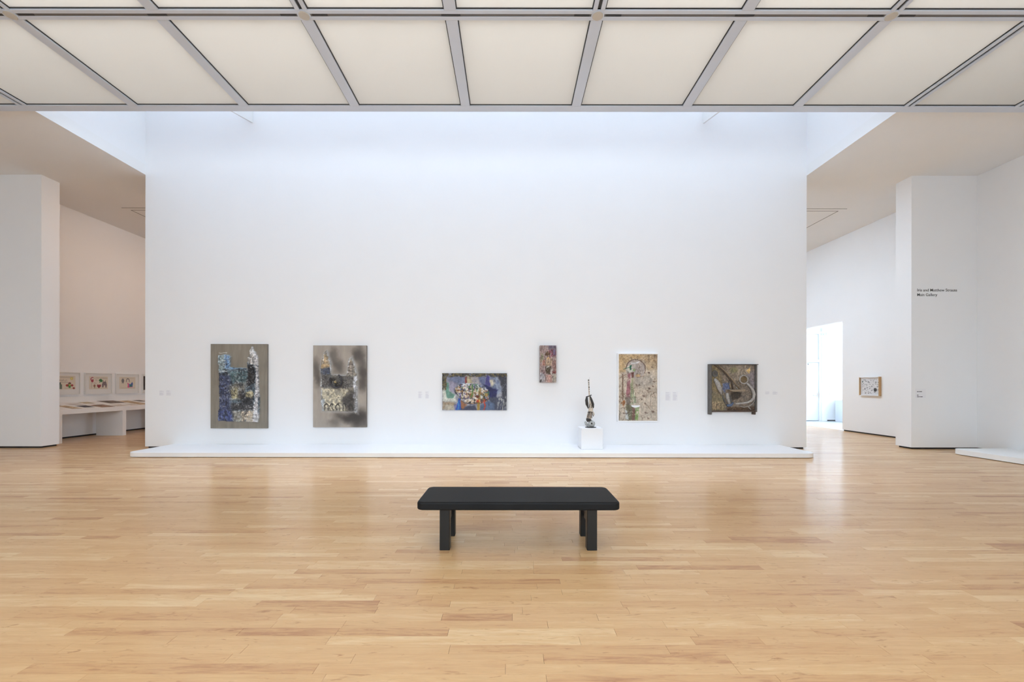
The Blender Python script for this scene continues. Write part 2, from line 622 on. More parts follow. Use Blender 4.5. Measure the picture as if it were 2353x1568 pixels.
def slot_beam(x0, x1, y0, y1, along, marks=()):
    w = 0.045
    t = 0.10
    m_ = MB()
    if along == 'x':
        yc = (y0 + y1) / 2
        m_.box(x0, x1, y0, yc - w / 2, ZG, ZG + BH).box(x0, x1, yc + w / 2, y1, ZG, ZG + BH)
        b = m_.build('beam', ALU, grid, bevel=0.003, segs=1)
        box(x0, x1, yc - w / 2, yc + w / 2, ZG + 0.008, ZG + t).build('track', TRACK, b)
        for a, c in marks:
            box(a, c, yc - 0.012, yc + 0.012, ZG + 0.003, ZG + 0.009).build('track_socket', ALUD, b)
    else:
        xc = (x0 + x1) / 2
        m_.box(x0, xc - w / 2, y0, y1, ZG, ZG + BH).box(xc + w / 2, x1, y0, y1, ZG, ZG + BH)
        b = m_.build('beam', ALU, grid, bevel=0.003, segs=1)
        box(xc - w / 2, xc + w / 2, y0, y1, ZG + t * 0.35, ZG + t).build('track', marks or ALUD, b)
    return b


X0G, X1G = gx[0] - 0.2, RW
# cross beams (run left to right)
for j, yc in enumerate(gy):
    y0, y1 = yc - BW / 2, yc + BW / 2
    if j % 2 == 1:
        marks = []
        if j == 1:
            for k, x in zip(mods, gx):
                if k % 2:
                    marks += [(x - 0.32, x - 0.11), (x + 0.11, x + 0.32)]
                else:
                    marks += [(x - 0.13, x + 0.13)]
        b = slot_beam(LOUT, RW, y0, y1, 'x', marks)
    else:
        b = plain_beam(LOUT, RW, y0, y1)
    flange(LOUT, RW, y0 - 0.014, y1 + 0.014 if j else y1 - 0.02, b)
for j in range(len(gy) - 1):
    ya, yb = gy[j + 1] + BW / 2, gy[j] - BW / 2
    for k, x in zip(mods, gx):
        if not (LOUT + 0.2 < x < RW - 0.1):
            continue
        slotted = (k % 2 == 1) if j >= 1 else (k in (-5, -4, 4, 5))
        if slotted:
            b = slot_beam(x - BW / 2, x + BW / 2, ya, yb, 'y', ALUD if j else TRACK)
        else:
            b = plain_beam(x - BW / 2, x + BW / 2, ya, yb)
        flange(x - BW / 2 - 0.014, x + BW / 2 + 0.014, ya, yb, b)
        if j == 1 and k % 2:
            pass
    # opal panels, one per bay
    xs = [LOUT] + [x for x in gx if LOUT + 0.2 < x < RW - 0.1] + [RW]
    for a, c in zip(xs[:-1], xs[1:]):
        box(a + BW / 2 + 0.002, c - BW / 2 - 0.002, ya + 0.002, yb - 0.002, ZG + 0.032, ZG + 0.038).build('opal_panel', OPAL, grid)
# round cover discs at the track crossings
for k, x in zip(mods, gx):
    if k % 2 and LOUT + 0.5 < x < RW:
        d_ = MB().lathe((x, gy[1], ZG - 0.012), [(0.066, 0.0), (0.072, 0.004), (0.072, 0.02)], 28).build('cover_disc', DISC, grid, smooth=False)
        MB().lathe((x, gy[1], ZG - 0.004), [(0.088, 0.0), (0.088, 0.012)], 28).build('disc_plate', ALU, d_)

# ------------------------------------------------------------------ floor
FX0, FX1, FY0, FY1 = LW - 1.7, RW + 0.14, -5.0, 21.5
floor = struct('floor', box(FX0, FX1 + 0.0, FY0, FY1, -0.12, -0.018), SUBFLOOR, label='maple strip floor of the gallery')
rng = random.Random(11)
PWD = 0.0883
planks = []
y = FY0
row = 0
while y < FY1 - 0.01:
    x = FX0 - rng.uniform(0.0, 0.8)
    while x < FX1:
        ln = rng.choice([0.42, 0.55, 0.66, 0.8, 0.95, 1.15, 1.4]) * rng.uniform(0.85, 1.15)
        a, b = max(x, FX0), min(x + ln, FX1)
        if b - a > 0.02:
            r_ = rng.random()
            tone = 0.5 + rng.gauss(0, 0.14)
            if r_ < 0.06:
                tone = rng.uniform(0.08, 0.28)
            elif r_ > 0.88:
                tone = rng.uniform(0.7, 0.92)
            tone = min(1, max(0, tone))
            planks.append((a, b, y, min(y + PWD, FY1), tone, rng.random(), rng.random()))
        x += ln
    y += PWD
    row += 1


def plank_geo(p):
    a, b, c, d, *_ = p
    g, e = 0.0005, 0.0008
    return ([(a + e, c + g, -0.018), (b - e, c + g, -0.018), (b - e, d - g, -0.018), (a + e, d - g, -0.018),
             (a + e, c + g, 0), (b - e, c + g, 0), (b - e, d - g, 0), (a + e, d - g, 0)],
            [(4, 5, 6, 7), (0, 1, 5, 4), (1, 2, 6, 5), (2, 3, 7, 6), (3, 0, 4, 7)])


def plank_obj(name, ps):
    v, f, col = [], [], []
    for p in ps:
        vs, fs = plank_geo(p)
        n = len(v)
        v += vs
        f += [tuple(i + n for i in q) for q in fs]
        col += [(p[4], p[5], p[6], 1.0)] * 8
    me = bpy.data.meshes.new(name)
    me.from_pydata(v, [], f)
    ca = me.color_attributes.new('tone', 'FLOAT_COLOR', 'POINT')
    ca.data.foreach_set('color', np.array(col, dtype=np.float32).ravel())
    me.materials.append(FLOORM)
    o = bpy.data.objects.new(name, me)
    COL.objects.link(o)
    o.parent = floor
    return o


def in_view(p):
    a, b, c, d = p[:4]
    return c > 2.2 and b > -1.17 * d and a < 1.18 * d


near = sorted([p for p in planks if in_view(p)], key=lambda p: p[2])[:300]
near_ids = set(id(p) for p in near)
for p in near:
    plank_obj('plank', [p])
rest = plank_obj('strip_flooring', [p for p in planks if id(p) not in near_ids])
rest['kind'] = 'stuff'

# ------------------------------------------------------------------ platforms
def rounded(x0, x1, y0, y1, rs, n=8):
    """outline counter-clockwise; rs radii for corners (x0,y0),(x1,y0),(x1,y1),(x0,y1)"""
    pts = []
    cs = [(x0, y0, 180, rs[0], 1, 1), (x1, y0, 270, rs[1], -1, 1), (x1, y1, 0, rs[2], -1, -1), (x0, y1, 90, rs[3], 1, -1)]
    for x, y_, a0, r, sx, sy in cs:
        if r <= 0:
            pts.append((x, y_))
            continue
        for i in range(n + 1):
            t = math.radians(a0 + 90 * i / n)
            pts.append((x + sx * r + r * math.cos(t), y_ + sy * r + r * math.sin(t)))
    return pts


PLH = 0.10
pl = thing('display_platform', 'long low white display platform in front of the main wall', 'platform', (AX, 9.9, 0))
MB().prism(rounded(-8.19, 6.55, 9.23, YW - 0.001, (0.24, 0.24, 0, 0)), 'z', 0.012, PLH).build('deck', PLAT, pl)
MB().prism(rounded(-8.13, 6.49, 9.29, YW - 0.001, (0.2, 0.2, 0, 0)), 'z', 0.0005, 0.013).build('recessed_base', PLINTH, pl)
pl = thing('display_platform', 'low white platform running along the right side wall', 'platform', (10.7, 6, 0))
MB().prism(rounded(10.02, RW - 0.001, 1.5, 9.92, (0.2, 0, 0, 0.22)), 'z', 0.012, 0.118).build('deck', PLAT, pl)
MB().prism(rounded(10.08, RW - 0.001, 1.6, 9.86, (0.2, 0, 0, 0.2)), 'z', 0.0005, 0.013).build('recessed_base', PLINTH, pl)

# ------------------------------------------------------------------ bench
bn = thing('bench', 'black upholstered bench standing in the middle of the wooden floor', 'bench', (0.08, 4.31, 0))
bm = bmesh.new()
out = rounded(-0.862, 1.02, 4.0, 4.62, (0.06, 0.06, 0.06, 0.06), 8)
lv = []
for z, ins in ((0.394, 0.012), (0.398, 0.004), (0.406, 0.0), (0.452, 0.0), (0.463, 0.004), (0.470, 0.014)):
    o2 = rounded(-0.862 + ins, 1.02 - ins, 4.0 + ins, 4.62 - ins, [0.06 - ins * 0.6] * 4, 8)
    lv.append([(q[0], q[1], z) for q in o2])
m_ = MB()
n_ = len(lv[0])
vs = [p for l in lv for p in l]
fs = [tuple(range(n_))[::-1], tuple((len(lv) - 1) * n_ + k for k in range(n_))]
for i in range(len(lv) - 1):
    for k in range(n_):
        fs.append((i * n_ + k, i * n_ + (k + 1) % n_, (i + 1) * n_ + (k + 1) % n_, (i + 1) * n_ + k))
m_.add(vs, fs)
seat = m_.build('seat', BENCHT, bn, smooth=False)
for lx0 in (-0.657, 0.7225):
    for ly0 in (4.068, 4.448):
        box(lx0, lx0 + 0.094, ly0, ly0 + 0.094, 0.0, 0.396).build('leg', BENCHM, bn, bevel=0.004, segs=1)
    box(lx0 + 0.025, lx0 + 0.069, 4.162, 4.448, 0.215, 0.305).build('stretcher', BENCHM, bn, bevel=0.003, segs=1)
    box(lx0 + 0.015, lx0 + 0.079, 4.162, 4.448, 0.345, 0.395).build('top_rail', BENCHM, bn, bevel=0.003, segs=1)
bm.free()

# ------------------------------------------------------------------ painter for the art works
_rs = np.random.RandomState(5)
LAT = _rs.rand(97, 97)


def vnoise(x, y_, seed=0):
    x = np.asarray(x) + seed * 17.37
    y_ = np.asarray(y_) + seed * 9.71
    xi, yi = np.floor(x).astype(int), np.floor(y_).astype(int)
    fx, fy = x - xi, y_ - yi
    fx = fx * fx * (3 - 2 * fx)
    fy = fy * fy * (3 - 2 * fy)
    g = lambda a, b: LAT[a % 97, b % 97]
    return (g(xi, yi) * (1 - fx) + g(xi + 1, yi) * fx) * (1 - fy) + (g(xi, yi + 1) * (1 - fx) + g(xi + 1, yi + 1) * fx) * fy


def fbm(x, y_, seed=0, o=4):
    s, a, t = 0, 0.5, 0
    for i in range(o):
        s = s + a * vnoise(x * 2 ** i, y_ * 2 ** i, seed + i * 3)
        t += a
        a *= 0.55
    return s / t


def sstep(a, b, x):
    t = np.clip((x - a) / (b - a + 1e-9), 0, 1)
    return t * t * (3 - 2 * t)


class Canvas:
    def __init__(self, x0, y0, w, h, step, base):
        self.x0, self.y0, self.w, self.h = x0, y0, w, h
        self.nx, self.ny = int(w / step) + 1, int(h / step) + 1
        xs = np.linspace(x0, x0 + w, self.nx)
        ys = np.linspace(y0, y0 + h, self.ny)
        self.X, self.Y = np.meshgrid(xs, ys)
        self.rgb = np.ones((self.ny, self.nx, 3)) * np.array(base, float)
        self.z = np.zeros((self.ny, self.nx))
        self.wx = self.wy = 0

    def warp(self, amp, sc, seed=0):
        self.wx = (fbm(self.X / sc, self.Y / sc, seed) - 0.5) * 2 * amp
        self.wy = (fbm(self.X / sc, self.Y / sc, seed + 40) - 0.5) * 2 * amp

    def n(self, sx, sy=None, seed=0, o=4):
        sy = sy or sx
        return fbm(self.X / sx, self.Y / sy, seed, o)

    def poly(self, pts, soft=6):
        X, Y = self.X + self.wx, self.Y + self.wy
        ins = np.zeros(X.shape, bool)
        d = np.full(X.shape, 1e9)
        k = len(pts)
        for i in range(k):
            ax, ay = pts[i]
            bx_, by = pts[(i + 1) % k]
            c = ((ay > Y) != (by > Y))
            xi = (bx_ - ax) * (Y - ay) / ((by - ay) if by != ay else 1e-9) + ax
            ins ^= c & (X < xi)
            ex, ey = bx_ - ax, by - ay
            t = np.clip(((X - ax) * ex + (Y - ay) * ey) / (ex * ex + ey * ey + 1e-9), 0, 1)
            d = np.minimum(d, np.hypot(X - ax - t * ex, Y - ay - t * ey))
        return sstep(-soft, soft, np.where(ins, d, -d))

    def ell(self, cx, cy, rx, ry=None, soft=0.15):
        ry = ry or rx
        r = np.hypot((self.X + self.wx - cx) / rx, (self.Y + self.wy - cy) / ry)
        return 1 - sstep(1 - soft, 1 + soft, r)

    def ring(self, cx, cy, rx, ry, wd, soft=3, a0=None, a1=None):
        r = np.hypot(self.X + self.wx - cx, (self.Y + self.wy - cy) * rx / ry)
        m = 1 - sstep(wd / 2 - soft, wd / 2 + soft, np.abs(r - rx))
        if a0 is not None:
            t = np.degrees(np.arctan2(-(self.Y - cy), self.X - cx)) % 360
            m = m * ((t >= a0) & (t <= a1))
        return m

    def line(self, pts, wd, soft=3):
        X, Y = self.X + self.wx, self.Y + self.wy
        d = np.full(X.shape, 1e9)
        for (ax, ay), (bx_, by) in zip(pts[:-1], pts[1:]):
            ex, ey = bx_ - ax, by - ay
            t = np.clip(((X - ax) * ex + (Y - ay) * ey) / (ex * ex + ey * ey + 1e-9), 0, 1)
            d = np.minimum(d, np.hypot(X - ax - t * ex, Y - ay - t * ey))
        return 1 - sstep(wd / 2 - soft, wd / 2 + soft, d)

    def paint(self, m, col, a=1.0):
        m = (m * a)[..., None]
        self.rgb = self.rgb * (1 - m) + np.array(col, float) * m

    def mul(self, k):
        self.rgb = self.rgb * k[..., None]

    def speck(self, region, col, sx, sy, thr, seed, a=1.0, soft=0.06):
        self.paint(region * sstep(thr - soft, thr + soft, self.n(sx, sy, seed, 3)), col, a)

    def ridge(self, sx, sy, seed, o=4):
        return 1 - np.abs(2 * self.n(sx, sy, seed, o) - 1)

    def crust(self, region, light, dark, sx, sy, seed, al=0.6, ad=0.6):
        r1 = self.ridge(sx, sy, seed)
        r2 = self.ridge(sx * 0.9, sy * 1.2, seed + 33)
        self.paint(region * sstep(0.90, 0.99, r1) * sstep(0.42, 0.6, self.n(sx * 3, sy * 3, seed + 7, 2)), light, al)
        self.paint(region * sstep(0.90, 0.985, r2) * sstep(0.45, 0.6, self.n(sx * 3, sy * 3, seed + 9, 2)), dark, ad)

    def rough(self, m, sc, seed, lo=0.36, hi=0.52):
        return m * sstep(lo, hi, self.n(sc, sc * 1.6, seed, 3))

    def build(self, name, place, material, parent, hscale=1.0):
        """place(u, v, h) maps canvas fractions (right, down) and relief height to a world point"""
        o_ = ORG.get(parent.name, Vector((0, 0, 0)))
        u = (self.X - self.x0) / self.w
        v = (self.Y - self.y0) / self.h
        P = np.stack(place(u, v, self.z * hscale), -1).reshape(-1, 3) - np.array(o_)
        nx, ny = self.nx, self.ny
        i = np.arange(nx * ny).reshape(ny, nx)
        q = np.stack([i[1:, :-1], i[1:, 1:], i[:-1, 1:], i[:-1, :-1]], -1).reshape(-1, 4)
        me = bpy.data.meshes.new(name)
        me.vertices.add(len(P))
        me.vertices.foreach_set('co', P.astype(np.float32).ravel())
        me.loops.add(q.size)
        me.loops.foreach_set('vertex_index', q.astype(np.int32).ravel())
        me.polygons.add(len(q))
        me.polygons.foreach_set('loop_start', np.arange(0, q.size, 4, dtype=np.int32))
        me.update(calc_edges=True)
        c = np.clip(self.rgb, 2, 250) / 255.0
        lin = np.where(c <= 0.04045, c / 12.92, ((c + 0.055) / 1.055) ** 2.4).reshape(-1, 3)
        ca = me.color_attributes.new('pigment', 'FLOAT_COLOR', 'POINT')
        ca.data.foreach_set('color', np.concatenate([lin, np.ones((len(lin), 1))], 1).astype(np.float32).ravel())
        me.materials.append(material)
        for p in me.polygons:
            p.use_smooth = True
        o = bpy.data.objects.new(name, me)
        COL.objects.link(o)
        o.parent = parent
        ORG[o.name] = o_
        return o


def wall_art(name, label, cat, x0, x1, y0, y1, depth):
    """an art work hung on the main wall; pixel box of the photograph gives its size and place on that wall"""
    k = (YW - depth) / YW                     # its face is nearer than the wall
    xm = (x0 + x1) / 2
    X0, X1 = wx(x0) * k, wx(x1) * k
    Z1, Z0 = EYE + (wz(y0, xm) - EYE) * k, EYE + (wz(y1, xm) - EYE) * k
    t = thing(name, label, cat, ((X0 + X1) / 2, YW, Z0))

    def place(u, v, h):
        return (X0 + (X1 - X0) * u, (YW - depth - 0.0015) - h, Z1 - (Z1 - Z0) * v)
    return t, X0, X1, Z0, Z1, place


# ---- painting 1: two-tower relief on grey
t, X0, X1, Z0, Z1, place = wall_art('relief_painting', 'leftmost painting, blue and white two-towered relief on a taupe ground', 'painting', 484, 614, 792.5, 986.5, 0.06)
edge = mat('taupe canvas edge', srgb(124, 117, 108), 0.8, noise=0.06, nscale=20)
box(X0, X1, YW - 0.06, YW - 0.001, Z0, Z1).build('stretcher_panel', edge, t, bevel=0.003, segs=1)
c = Canvas(148, 147, 852, 1268, 4.6, (135, 127, 115))
c.mul(0.9 + 0.2 * c.n(34, 260, 2))
c.mul(0.93 + 0.14 * c.n(160, 200, 5))
c.warp(13, 40, 3)
cas = c.poly([(275, 315), (440, 305), (462, 350), (450, 500), (560, 510), (715, 515), (716, 350), (758, 330), (750, 240), (776, 188),
              (802, 240), (838, 272), (870, 350), (880, 560), (880, 800), (902, 960), (892, 1230), (870, 1318), (630, 1312),
              (280, 1300), (266, 1220), (296, 1100), (290, 600), (276, 400)], 5)
c.paint(c.poly([(275, 275), (400, 275), (400, 286), (275, 286)], 3), (215, 215, 210), 0.8)
ins = Canvas(148, 147, 852, 1268, 4.6, (84, 98, 108))
ins.warp(26, 60, 8)
ins.paint(ins.poly([(260, 300), (470, 300), (470, 520), (260, 560)], 30), (140, 155, 158))
ins.paint(ins.poly([(385, 310), (470, 330), (450, 530), (390, 520)], 16), (116, 150, 190))
ins.paint(ins.poly([(280, 600), (480, 620), (470, 1000), (500, 1300), (260, 1310)], 45), (68, 74, 100))
ins.paint(ins.poly([(280, 1150), (480, 1150), (500, 1310), (260, 1310)], 30), (74, 84, 128))
ins.paint(ins.poly([(440, 560), (840, 540), (820, 700), (500, 730)], 30), (74, 94, 98))
ins.paint(ins.poly([(460, 760), (690, 720), (700, 980), (480, 980)], 40), (120, 115, 104))
ins.paint(ins.poly([(715, 340), (850, 260), (870, 460), (720, 460)], 20), (176, 172, 168))
ins.paint(ins.poly([(718, 470), (800, 470), (840, 560), (830, 740), (700, 800), (720, 560)], 16), (36, 34, 34))
ins.paint(ins.ell(545, 890, 70, 84), (156, 148, 116))
ins.paint(ins.poly([(575, 830), (640, 830), (650, 960), (575, 960)], 12), (86, 82, 78))
ins.paint(ins.ell(760, 905, 60, 60), (160, 150, 118))
ins.paint(ins.poly([(650, 830), (720, 940), (800, 960), (790, 1060), (640, 1040), (620, 900)], 22), (46, 44, 46), 0.85)
ins.paint(ins.poly([(490, 1030), (840, 1060), (830, 1140), (480, 1140)], 26), (66, 62, 62), 0.8)
ins.paint(ins.poly([(500, 1150), (660, 1150), (620, 1310), (510, 1310)], 24), (140, 136, 126))
ins.paint(ins.poly([(640, 1150), (830, 1140), (820, 1320), (620, 1320)], 20), (186, 172, 152))
ins.paint(ins.poly([(800, 260), (880, 270), (890, 1330), (800, 1330), (835, 900), (845, 560)], 10), (202, 200, 202))
ins.paint(ins.poly([(740, 170), (810, 170), (850, 280), (730, 330)], 14), (206, 204, 202))
n1, n2, n3 = ins.n(26, 30, 11), ins.n(13, 17, 21), ins.n(60, 60, 31)
ins.mul(0.55 + 0.95 * n1)
ins.mul(0.75 + 0.5 * n2)
ins.crust(1.0, (206, 210, 214), (24, 24, 30), 44, 32, 51, 0.6, 0.75)
ins.speck(1.0, (210, 212, 214), 30, 18, 0.735, 52, 0.6)
ins.speck(1.0, (30, 30, 36), 34, 44, 0.66, 57, 0.55, 0.1)
for yy in (400, 560):
    ins.paint(ins.line([(285, yy + 8), (400, yy - 4)], 12, 5), (205, 212, 214), 0.8)
ins.paint(ins.line([(450, 505), (560, 512), (700, 512)], 16, 6), (128, 165, 200), 0.85)
for xx in (330, 360, 400, 440):
    ins.paint(ins.line([(xx, 830), (xx + 8, 1010)], 9, 4), (40, 44, 66), 0.7)
    ins.paint(ins.line([(xx + 14, 900), (xx + 18, 1020)], 7, 3), (150, 155, 178), 0.6)
c.rgb = c.rgb * (1 - cas[..., None]) + ins.rgb * cas[..., None]
c.z = cas * (0.022 + 0.034 * n1 + 0.024 * n2)
c.build('plaster_relief', place, PAINT, t)

# ---- painting 2: pointed towers
t, X0, X1, Z0, Z1, place = wall_art('relief_painting', 'painting with two pointed plaster towers and a wire hoop on a smoky grey ground', 'painting', 719.5, 842, 795.2, 983.4, 0.07)
edge = mat('grey canvas edge', srgb(120, 112, 104), 0.8, noise=0.06, nscale=20)
box(X0, X1, YW - 0.07, YW - 0.001, Z0, Z1).build('stretcher_panel', edge, t, bevel=0.003, segs=1)
c = Canvas(138, 108, 875, 1342, 4.9, (166, 156, 145))
c.mul(0.92 + 0.16 * c.n(60, 200, 3))
c.warp(60, 150, 2)
for (cx, cy, rx, ry, a) in ((890, 260, 95, 150, .75), (960, 560, 90, 160, .8), (940, 760, 70, 90, .6), (190, 500, 60, 150, .6), (200, 690, 60, 100, .6),
                            (760, 1285, 240, 75, .95), (930, 1280, 130, 130, .85), (900, 1400, 120, 60, .5), (480, 1400, 110, 60, .4), (560, 470, 90, 110, .6),
                            (470, 300, 70, 130, .5)):
    c.paint(c.ell(cx, cy, rx, ry, 0.75), (62, 56, 52), a)
c.warp(10, 40, 5)
halo = c.poly([(250, 620), (245, 500), (262, 370), (310, 225), (372, 165), (420, 290), (452, 390), (460, 575), (680, 580),
               (715, 320), (785, 272), (835, 400), (880, 560), (893, 1240), (800, 1215), (270, 1205)], 26)
c.paint(halo, (178, 176, 174), 0.55)
cas = c.poly([(272, 620), (266, 520), (282, 380), (330, 235), (368, 190), (400, 300), (436, 390), (442, 590), (600, 598), (690, 600),
              (702, 540), (732, 325), (780, 296), (812, 400), (856, 560), (872, 700), (872, 1180), (850, 1232), (800, 1190), (300, 1182), (275, 1000)], 5)
ins = Canvas(138, 108, 875, 1342, 4.9, (150, 143, 130))
ins.warp(24, 60, 9)
ins.paint(ins.poly([(260, 800), (560, 800), (760, 860), (700, 1180), (270, 1180)], 50), (202, 193, 168))
ins.paint(ins.poly([(260, 600), (860, 610), (850, 790), (560, 820), (270, 800)], 24), (86, 82, 80))
ins.paint(ins.poly([(440, 640), (620, 640), (600, 800), (460, 790)], 20), (50, 46, 42))
ins.paint(ins.ell(505, 705, 28, 20), (150, 130, 80))
ins.paint(ins.poly([(280, 380), (330, 220), (400, 330), (430, 480), (280, 490)], 20), (176, 152, 118))
ins.paint(ins.poly([(270, 480), (435, 480), (440, 600), (270, 600)], 20), (78, 84, 100))
ins.paint(ins.poly([(700, 560), (735, 330), (800, 400), (800, 590)], 14), (150, 138, 126))
ins.paint(ins.poly([(740, 830), (830, 840), (820, 1170), (700, 1130), (620, 1010)], 30), (70, 66, 62), 0.85)
ins.paint(ins.poly([(815, 610), (872, 610), (872, 1200), (815, 1200)], 8), (204, 206, 212))
ins.paint(ins.poly([(262, 500), (286, 500), (290, 1180), (270, 1180)], 8), (196, 198, 200))
ins.paint(ins.line([(300, 400), (335, 235), (370, 195), (400, 300), (432, 400), (436, 560)], 16, 5), (205, 206, 208), 0.9)
ins.paint(ins.line([(700, 560), (745, 310), (785, 300), (840, 540)], 18, 5), (200, 202, 206), 0.9)
ins.paint(ins.poly([(275, 980), (340, 980), (330, 1180), (285, 1180)], 14), (176, 184, 190))
n1, n2 = ins.n(26, 28, 12), ins.n(12, 14, 24)
ins.mul(0.62 + 0.78 * n1)
ins.mul(0.76 + 0.48 * n2)
ins.crust(1.0, (222, 220, 214), (36, 34, 34), 42, 30, 52, 0.55, 0.6)
ins.speck(1.0, (120, 116, 110), 46, 50, 0.56, 58, 0.55, 0.1)
ins.paint(ins.poly([(620, 1000), (830, 860), (830, 1190), (700, 1190)], 30), (66, 62, 60), 0.6)
for xx in (370, 450, 556, 660, 770):
    ins.paint(ins.ring(xx, 1110, 24, 48, 15, 4, 0, 180), (54, 50, 46), 0.9)
    ins.paint(ins.line([(xx - 22, 1110), (xx - 24, 1170)], 12, 4), (54, 50, 46), 0.9)
    ins.paint(ins.line([(xx + 22, 1110), (xx + 26, 1170)], 12, 4), (54, 50, 46), 0.9)
for yy in (420, 470, 520, 560):
    ins.paint(ins.line([(715, yy), (800, yy + 6)], 9, 4), (60, 52, 48), 0.75)
c.rgb = c.rgb * (1 - cas[..., None]) + ins.rgb * cas[..., None]
c.z = cas * (0.02 + 0.03 * n1 + 0.015 * n2)
c.build('plaster_relief', place, PAINT, t)
hoopm = mat('dark bent hoop metal', srgb(66, 64, 68), 0.5, metal=0.3, noise=0.3, nscale=30)
hx, hz = X0 + (X1 - X0) * (535 - 138) / 875, Z1 - (Z1 - Z0) * (690 - 108) / 1342
rr = (X1 - X0) * 97 / 875
MB().tube([(hx + rr * math.cos(math.radians(a)), YW - 0.155 - 0.03 * math.sin(math.radians(a)), hz + 1.15 * rr * math.sin(math.radians(a)))
           for a in range(150, 422, 10)], 0.019, 8).build('hoop', hoopm, t, smooth=True)

# ---- painting 3: wide colourful one
t, X0, X1, Z0, Z1, place = wall_art('relief_painting', 'wide multicoloured painting with a pale oval shape and blue ground', 'painting', 1016.3, 1164.6, 858.3, 943.4, 0.05)
edge = mat('dark canvas edge', srgb(90, 90, 96), 0.8, noise=0.1, nscale=20)
box(X0, X1, YW - 0.05, YW - 0.001, Z0, Z1).build('stretcher_panel', edge, t, bevel=0.003, segs=1)
c = Canvas(212, 238, 1938, 1112, 8.2, (150, 150, 158))
c.warp(40, 130, 1)
P_ = c.poly
c.paint(P_([(212, 650), (420, 700), (600, 930), (640, 1090), (500, 1120), (212, 1080)], 40), (196, 198, 188))
c.paint(P_([(320, 300), (900, 300), (900, 540), (640, 560), (420, 480)], 60), (116, 124, 152))
c.paint(P_([(420, 480), (640, 520), (600, 720), (560, 850), (420, 760)], 40), (152, 146, 166))
c.paint(P_([(300, 490), (400, 520), (415, 770), (600, 900), (530, 990), (370, 985), (315, 800)], 18), (104, 146, 130))
c.paint(P_([(212, 1090), (560, 1110), (640, 1200), (500, 1340), (212, 1345)], 40), (158, 140, 116))
c.paint(P_([(300, 1200), (560, 1200), (600, 1350), (280, 1350)], 40), (186, 180, 164), 0.8)
c.paint(P_([(930, 330), (1140, 330), (1160, 560), (930, 560)], 40), (176, 164, 132))
c.paint(P_([(1080, 340), (1260, 340), (1380, 600), (1100, 560)], 40), (168, 162, 164))
c.paint(P_([(1280, 340), (1520, 340), (1500, 640), (1380, 600)], 40), (104, 112, 146))
c.paint(P_([(1540, 300), (1640, 340), (1640, 620), (1500, 620)], 24), (72, 62, 140))
c.paint(P_([(1640, 340), (1860, 320), (1960, 560), (2010, 780), (1900, 900), (1760, 720), (1660, 600)], 40), (134, 144, 164))
c.paint(c.ell(1710, 500, 80, 110, 0.4), (196, 188, 168))
c.paint(P_([(1640, 900), (1800, 900), (1780, 1360), (1690, 1200)], 30), (52, 56, 84))
c.speck(sstep(1000, 1060, c.X), (70, 80, 112), 110, 150, 0.56, 91, 0.5, 0.08)
c.paint(P_([(1450, 590), (1660, 640), (1880, 740), (1850, 980), (1720, 1040), (1600, 900)], 30), (34, 36, 84))
c.paint(P_([(1880, 300), (2160, 240), (2160, 1360), (2000, 1000), (2010, 760), (1950, 480)], 30), (56, 56, 66))
c.paint(P_([(1600, 960), (2000, 960), (2160, 1360), (1780, 1360)], 40), (66, 70, 88))
c.paint(P_([(760, 1240), (1200, 1200), (1280, 1360), (760, 1360)], 30), (64, 68, 90))
c.paint(P_([(1360, 1180), (1620, 1060), (1780, 1160), (1790, 1360), (1340, 1360)], 26), (84, 100, 128))
c.paint(P_([(770, 1050), (960, 1190), (820, 1310), (760, 1260)], 20), (146, 98, 66))
c.paint(P_([(560, 1200), (690, 1150), (690, 1350), (600, 1350)], 20), (120, 116, 150))
c.paint(P_([(900, 330), (945, 330), (940, 550), (895, 550)], 10), (140, 60, 56))
body = P_([(560, 700), (660, 620), (740, 560), (1000, 540), (1250, 570), (1480, 680), (1640, 800), (1640, 940), (1560, 1090), (1400, 1130),
           (1200, 1160), (980, 1140), (800, 1050), (700, 930), (600, 850)], 14)
b2 = Canvas(212, 238, 1938, 1112, 8.2, (206, 186, 160))
b2.warp(30, 70, 6)
b2.paint(b2.poly([(700, 540), (1480, 540), (1640, 800), (1420, 700), (1150, 600), (760, 640)], 20), (196, 202, 216))
b2.paint(b2.poly([(1480, 690), (1660, 800), (1640, 960), (1540, 860)], 20), (66, 84, 126))
b2.paint(b2.poly([(1380, 800), (1600, 830), (1620, 1060), (1400, 1080)], 40), (42, 70, 66))
b2.paint(b2.ell(1540, 880, 60, 60, 0.4), (140, 172, 120))
for sd, col, sx, sy, th in ((61, (40, 40, 62), 90, 60, .60), (63, (74, 90, 120), 80, 90, .62), (65, (70, 116, 66), 70, 110, .66), (67, (166, 118, 62), 90, 90, .63),
                            (69, (232, 230, 226), 60, 80, .60), (71, (124, 54, 34), 60, 60, .69), (73, (100, 94, 124), 80, 70, .64), (75, (30, 34, 40), 50, 60, .66)):
    b2.speck(1.0, col, sx, sy, th, sd, 0.75, 0.04)
b2.paint(b2.line([(1120, 570), (1130, 820), (1090, 940)], 40, 14), (72, 124, 60), 0.85)
b2.paint(b2.line([(1350, 690), (1330, 900), (1320, 1000)], 70, 24), (136, 106, 44), 0.7)
b2.paint(b2.ell(1275, 940, 60, 44, 0.3), (92, 40, 18))
c.rgb = c.rgb * (1 - body[..., None]) + b2.rgb * body[..., None]
c.paint(c.line([(800, 1080), (960, 1150), (1200, 1150), (1400, 1130)], 16, 6), (92, 60, 40), 0.8)
c.paint(P_([(700, 985), (772, 1010), (772, 1350), (620, 1350), (690, 1080)], 8), (46, 86, 170))
c.paint(P_([(690, 1080), (712, 1080), (712, 1350), (686, 1350)], 6), (70, 150, 176), 0.8)
